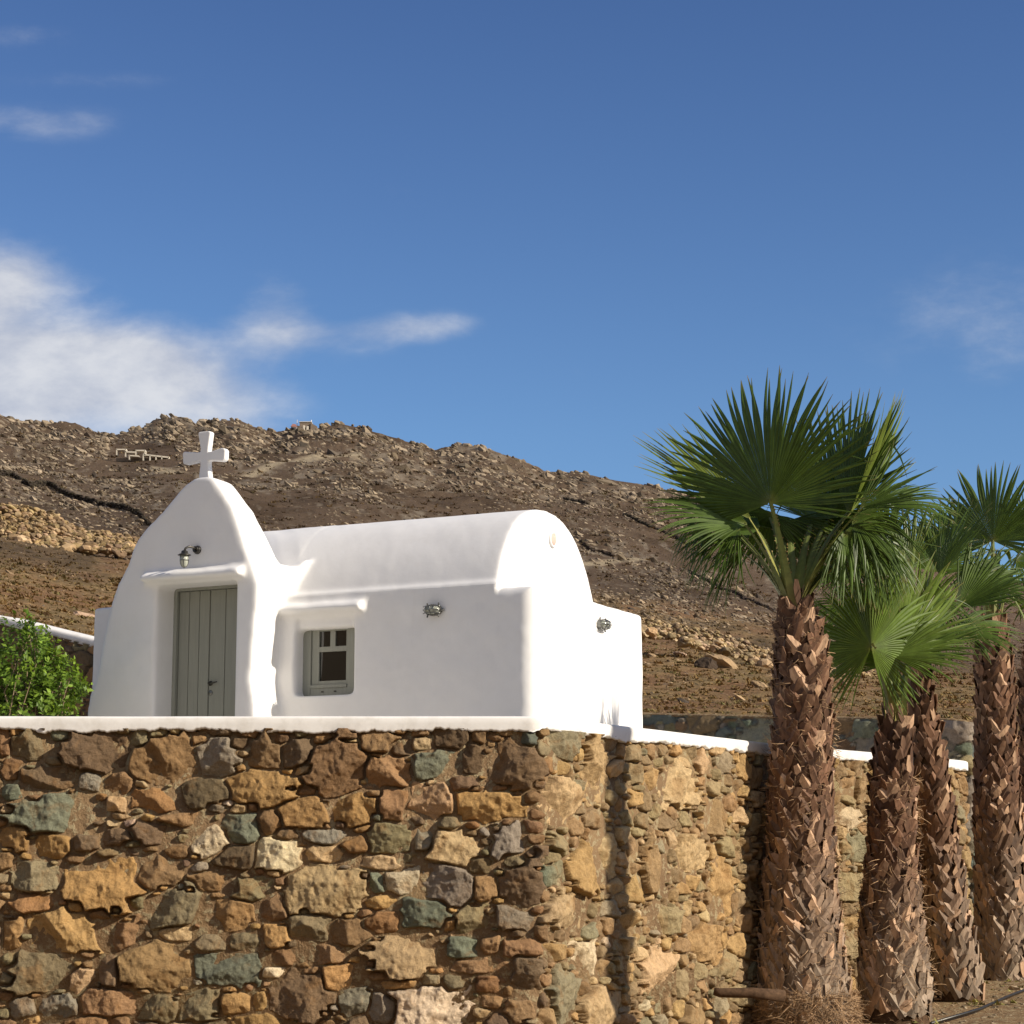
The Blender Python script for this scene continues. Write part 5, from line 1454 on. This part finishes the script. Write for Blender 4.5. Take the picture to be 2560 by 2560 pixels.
# 3 behind the short one
P3_ = [(2402, 2505, 64), (2397, 2470, 62), (2372, 2337, 58), (2347, 2128, 52), (2335, 2001, 47), (2317, 1890, 42), (2303, 1780, 36), (2296, 1700, 28), (2293, 1670, 20)]
p3 = palm('middle fan palm at the end of the white topped wall, between its neighbours', 18.8, P3_, 0.44, 3, [
    (2350, 1440, 0.0, (0.42, 0.05, 1), (-0.75, -0.65, 0.1), 0.80, dict(spread=48, fold=20, droop=0.04, nseg=28)),
    (2395, 1520, -0.1, (0.85, -0.05, 0.75), (-0.35, -0.8, 0.4), 0.75, dict(spread=52, fold=16, droop=0.05, nseg=28, tone=1.1)),
    (2275, 1420, 0.1, (-0.35, 0.1, 1), (0.1, -1, 0.2), 0.68, dict(spread=60, fold=14, droop=0.1, nseg=30, yellow=0.15)),
    (2385, 1580, -0.2, (1, -0.1, 0.05), (0.0, -0.6, 0.8), 0.62, dict(spread=70, fold=8, droop=0.5, nseg=30, tone=1.1)),
    (2200, 1480, -0.2, (-0.5, -0.1, -0.5), (-0.2, -0.8, 0.5), 0.66, dict(spread=85, fold=8, droop=1.6, nseg=36, tone=1.1)),
    (2130, 1520, 0.1, (-0.6, -0.1, -0.3), (-0.1, -0.8, 0.6), 0.6, dict(spread=80, fold=8, droop=1.2, nseg=32)),
    (2260, 1500, -0.4, (0.0, -0.3, -0.7), (0.0, -1, 0.3), 0.60, dict(spread=90, fold=8, droop=1.6, nseg=36)),
    (2330, 1500, -0.35, (0.3, -0.4, -0.6), (0.2, -0.8, 0.4), 0.6, dict(spread=85, fold=8, droop=1.5, nseg=34)),
    (2240, 1440, 0.4, (-0.3, 0.5, 0.6), (0.0, -0.6, 0.8), 0.66, dict(spread=85, fold=8, droop=0.3)),
    (2330, 1430, 0.45, (0.2, 0.5, 0.7), (0.0, -0.7, 0.7), 0.66, dict(spread=85, fold=8, droop=0.3)),
    (2160, 1440, 0.3, (-0.8, 0.1, 0.1), (-0.1, -0.5, 0.9), 0.66, dict(spread=75, fold=8, droop=0.9)),
    (2310, 1560, 0.1, (0.1, 0.1, -0.9), (0.4, -0.9, 0.1), 0.5, dict(spread=80, droop=2.5, nseg=32, tone=1.2)),
    (2420, 1470, 0.3, (0.9, 0.2, 0.3), (-0.2, -0.7, 0.7), 0.7, dict(spread=75, droop=0.4, nseg=32)),
    (2210, 1380, 0.2, (-0.5, 0.0, 0.8), (-0.4, -0.9, 0.2), 0.6, dict(spread=75, droop=0.2, nseg=32)),
    (2290, 1560, -0.3, (0.0, -0.2, 0.9), (0.3, -0.9, 0.0), 0.6, dict(spread=70, droop=0.15, nseg=30, tone=1.3, yellow=0.1)),
], boot=dict(dens=0.9, lobeL=0.14, lobeW=0.046))
# 4 the right hand one
P4 = [(2515, 2475, 74), (2513, 2400, 78), (2503, 2211, 68), (2493, 2000, 60), (2490, 1780, 52), (2484, 1670, 46), (2482, 1600, 32), (2481, 1550, 20)]
p4 = palm('fan palm by the right edge with a round upright fan against the sky', 21.0, P4, 0.53, 4, [
    (2482, 1352, -0.15, (0.05, 0.05, 1), (-0.45, -0.9, 0.0), 0.80, dict(spread=118, fold=8, droop=0.05, nseg=52)),
    (2420, 1370, 0.3, (-0.8, 0.1, 0.55), (0.1, -0.8, 0.6), 0.70, dict(spread=60, fold=14, droop=0.1, nseg=30)),
    (2540, 1400, -0.1, (0.8, -0.2, -0.3), (0.2, -0.8, 0.5), 0.6, dict(spread=80, fold=8, droop=1.5, nseg=30)),
    (2440, 1420, -0.2, (-0.5, -0.2, -0.6), (-0.2, -0.8, 0.5), 0.55, dict(spread=80, fold=8, droop=1.4, nseg=30)),
    (2560, 1350, 0.2, (0.9, 0.1, 0.5), (0.0, -0.8, 0.6), 0.7, dict(spread=80, fold=10, droop=0.1)),
    (2500, 1380, 0.5, (0.1, 0.9, 0.2), (0, -0.2, 1), 0.6, dict(spread=80, droop=0.6)),
], boot=dict(dens=0.9, lobeL=0.15, lobeW=0.05))
# 5 cut by the right edge
P5 = [(2605, 2450, 66), (2602, 2200, 60), (2598, 1900, 52), (2596, 1720, 46), (2596, 1640, 28), (2596, 1600, 18)]
p5 = palm('fan palm cut off by the right edge, only the rough side of its trunk showing', 22.6, P5, 0.6, 5, [], rand=[(20, 50, 0.7, 0.7, 0.1), (80, 35, 0.7, 0.7, 0.3), (150, 60, 0.65, 0.6, 0.2), (-40, 30, 0.7, 0.7, 0.6), (-70, 65, 0.7, 0.7, 0.1), (0, -10, 0.6, 0.6, 1.5), (60, -20, 0.6, 0.6, 1.5)], boot=dict(dens=0.9, lobeL=0.15, lobeW=0.05))
# 6 and 7 stand in the same row just outside the picture and shade the wall and its coping
def tall_palm(label, x, y, gz, H, r, seed, az0=0):
    loc = np.array([x, y, gz]); cen = [(x, y, gz - 0.05, r * 1.35), (x, y, gz + 0.5, r * 1.1), (x, y, gz + H * 0.6, r), (x, y, gz + H - 0.2, r * 0.8), (x, y, gz + H, r * 0.4)]
    root = empty('fan_palm', tuple(loc)); tag(root, label, 'palm tree', 'fan palms in front of the stone wall')
    make_trunk(root, loc, cen, seed, dens=0.7)
    crown = np.array(cen[-1][:3]); k = 0
    r_ = np.random.default_rng(seed)
    for az, el, dr in [(0, 75, 0.05), (70, 60, 0.1), (140, 62, 0.1), (215, 58, 0.1), (290, 60, 0.1), (20, 30, 0.4), (95, 25, 0.5), (165, 28, 0.5), (240, 25, 0.6), (320, 30, 0.4), (50, 10, 0.8), (210, 12, 0.8)]:
        a = math.radians(az + az0); e = math.radians(el)
        d = np.array([math.cos(a) * math.cos(e), math.sin(a) * math.cos(e), math.sin(e)]); hub = crown + d * 0.6
        e2 = e - math.radians(25); m_ = np.array([math.cos(a) * math.cos(e2), math.sin(a) * math.cos(e2), math.sin(e2)])
        n_ = np.array([-math.cos(a) * math.sin(e2), -math.sin(a) * math.sin(e2), math.cos(e2)]); k += 1
        add_frond(root, loc, crown, hub, m_, n_, 0.8, spread=95, fold=12, droop=dr, seed=seed * 100 + k, nseg=36)
    return root
sx, sy = 0.706, 14.863
tt = 6.0
tall_palm('tall fan palm standing just outside the right edge, shading the corner of the wall', sx + tt * math.cos(SUN_AZ), sy - tt * math.sin(SUN_AZ), 0.2, 0.95 + EYE + tt * math.tan(SUN_EL) + 0.35, 0.15, 8)

# ------------------------------------------------------------------ litter and pipe under the palms
r_ = np.random.default_rng(91)
n = 900
gxx = r_.uniform(2.4, 6.2, n); gyy = r_.uniform(15.5, 24, n)
gs = r_.uniform(0.008, 0.03, n) * (1 + 2.0 * (r_.uniform(0, 1, n) > 0.97))
gz_ = ground_z(gyy) + 0.03 * fbm(gxx * 2.2, gyy * 2.2, 5, 4)
gc = np.array([0.40, 0.31, 0.20]) * r_.uniform(0.4, 1.2, (n, 1))
gr = scatter_rocks('gravel', np.stack([gxx, gyy, gz_], 1), np.stack([gs * 1.3, gs, gs * 0.7], 1), gc, M_HROCK, r_, ROCKS1, tilt=0)
tag(gr, 'small stones scattered on the bare soil under the palms', 'gravel', kind='stuff')
n = 420
gxx = r_.uniform(2.6, 6.2, n); gyy = r_.uniform(16.5, 24, n)
k_ = fbm(gxx * 1.3, gyy * 1.3, 88, 3) > -0.05
gxx, gyy = gxx[k_], gyy[k_]; n = len(gxx)
dgr = tufts('dry_grass', gxx, gyy, ground_z(gyy) + 0.02, r_.uniform(0.02, 0.06, n), np.array([[0.33, 0.30, 0.10]]) * r_.uniform(0.5, 1.2, (n, 1)), k=10)
tag(dgr, 'dry yellow green weeds growing on the soil under the palms', 'grass', kind='stuff')
q = MB()
pts = []
for px_i, py_i, Y_ in ((2760, 2420, 20.5), (2600, 2448, 20.0), (2520, 2500, 18.9), (2450, 2560, 17.9), (2330, 2640, 16.9)):
    g_ = at(px_i, py_i, Y_); pts.append((g_.x, g_.y, float(ground_z(g_.y)) + 0.03))
q.tube(pts, 0.012, 8)
tag(q.build('irrigation_pipe', M_DARKMETAL, None, True), 'thin dark irrigation pipe lying on the soil at the bottom right', 'pipe')
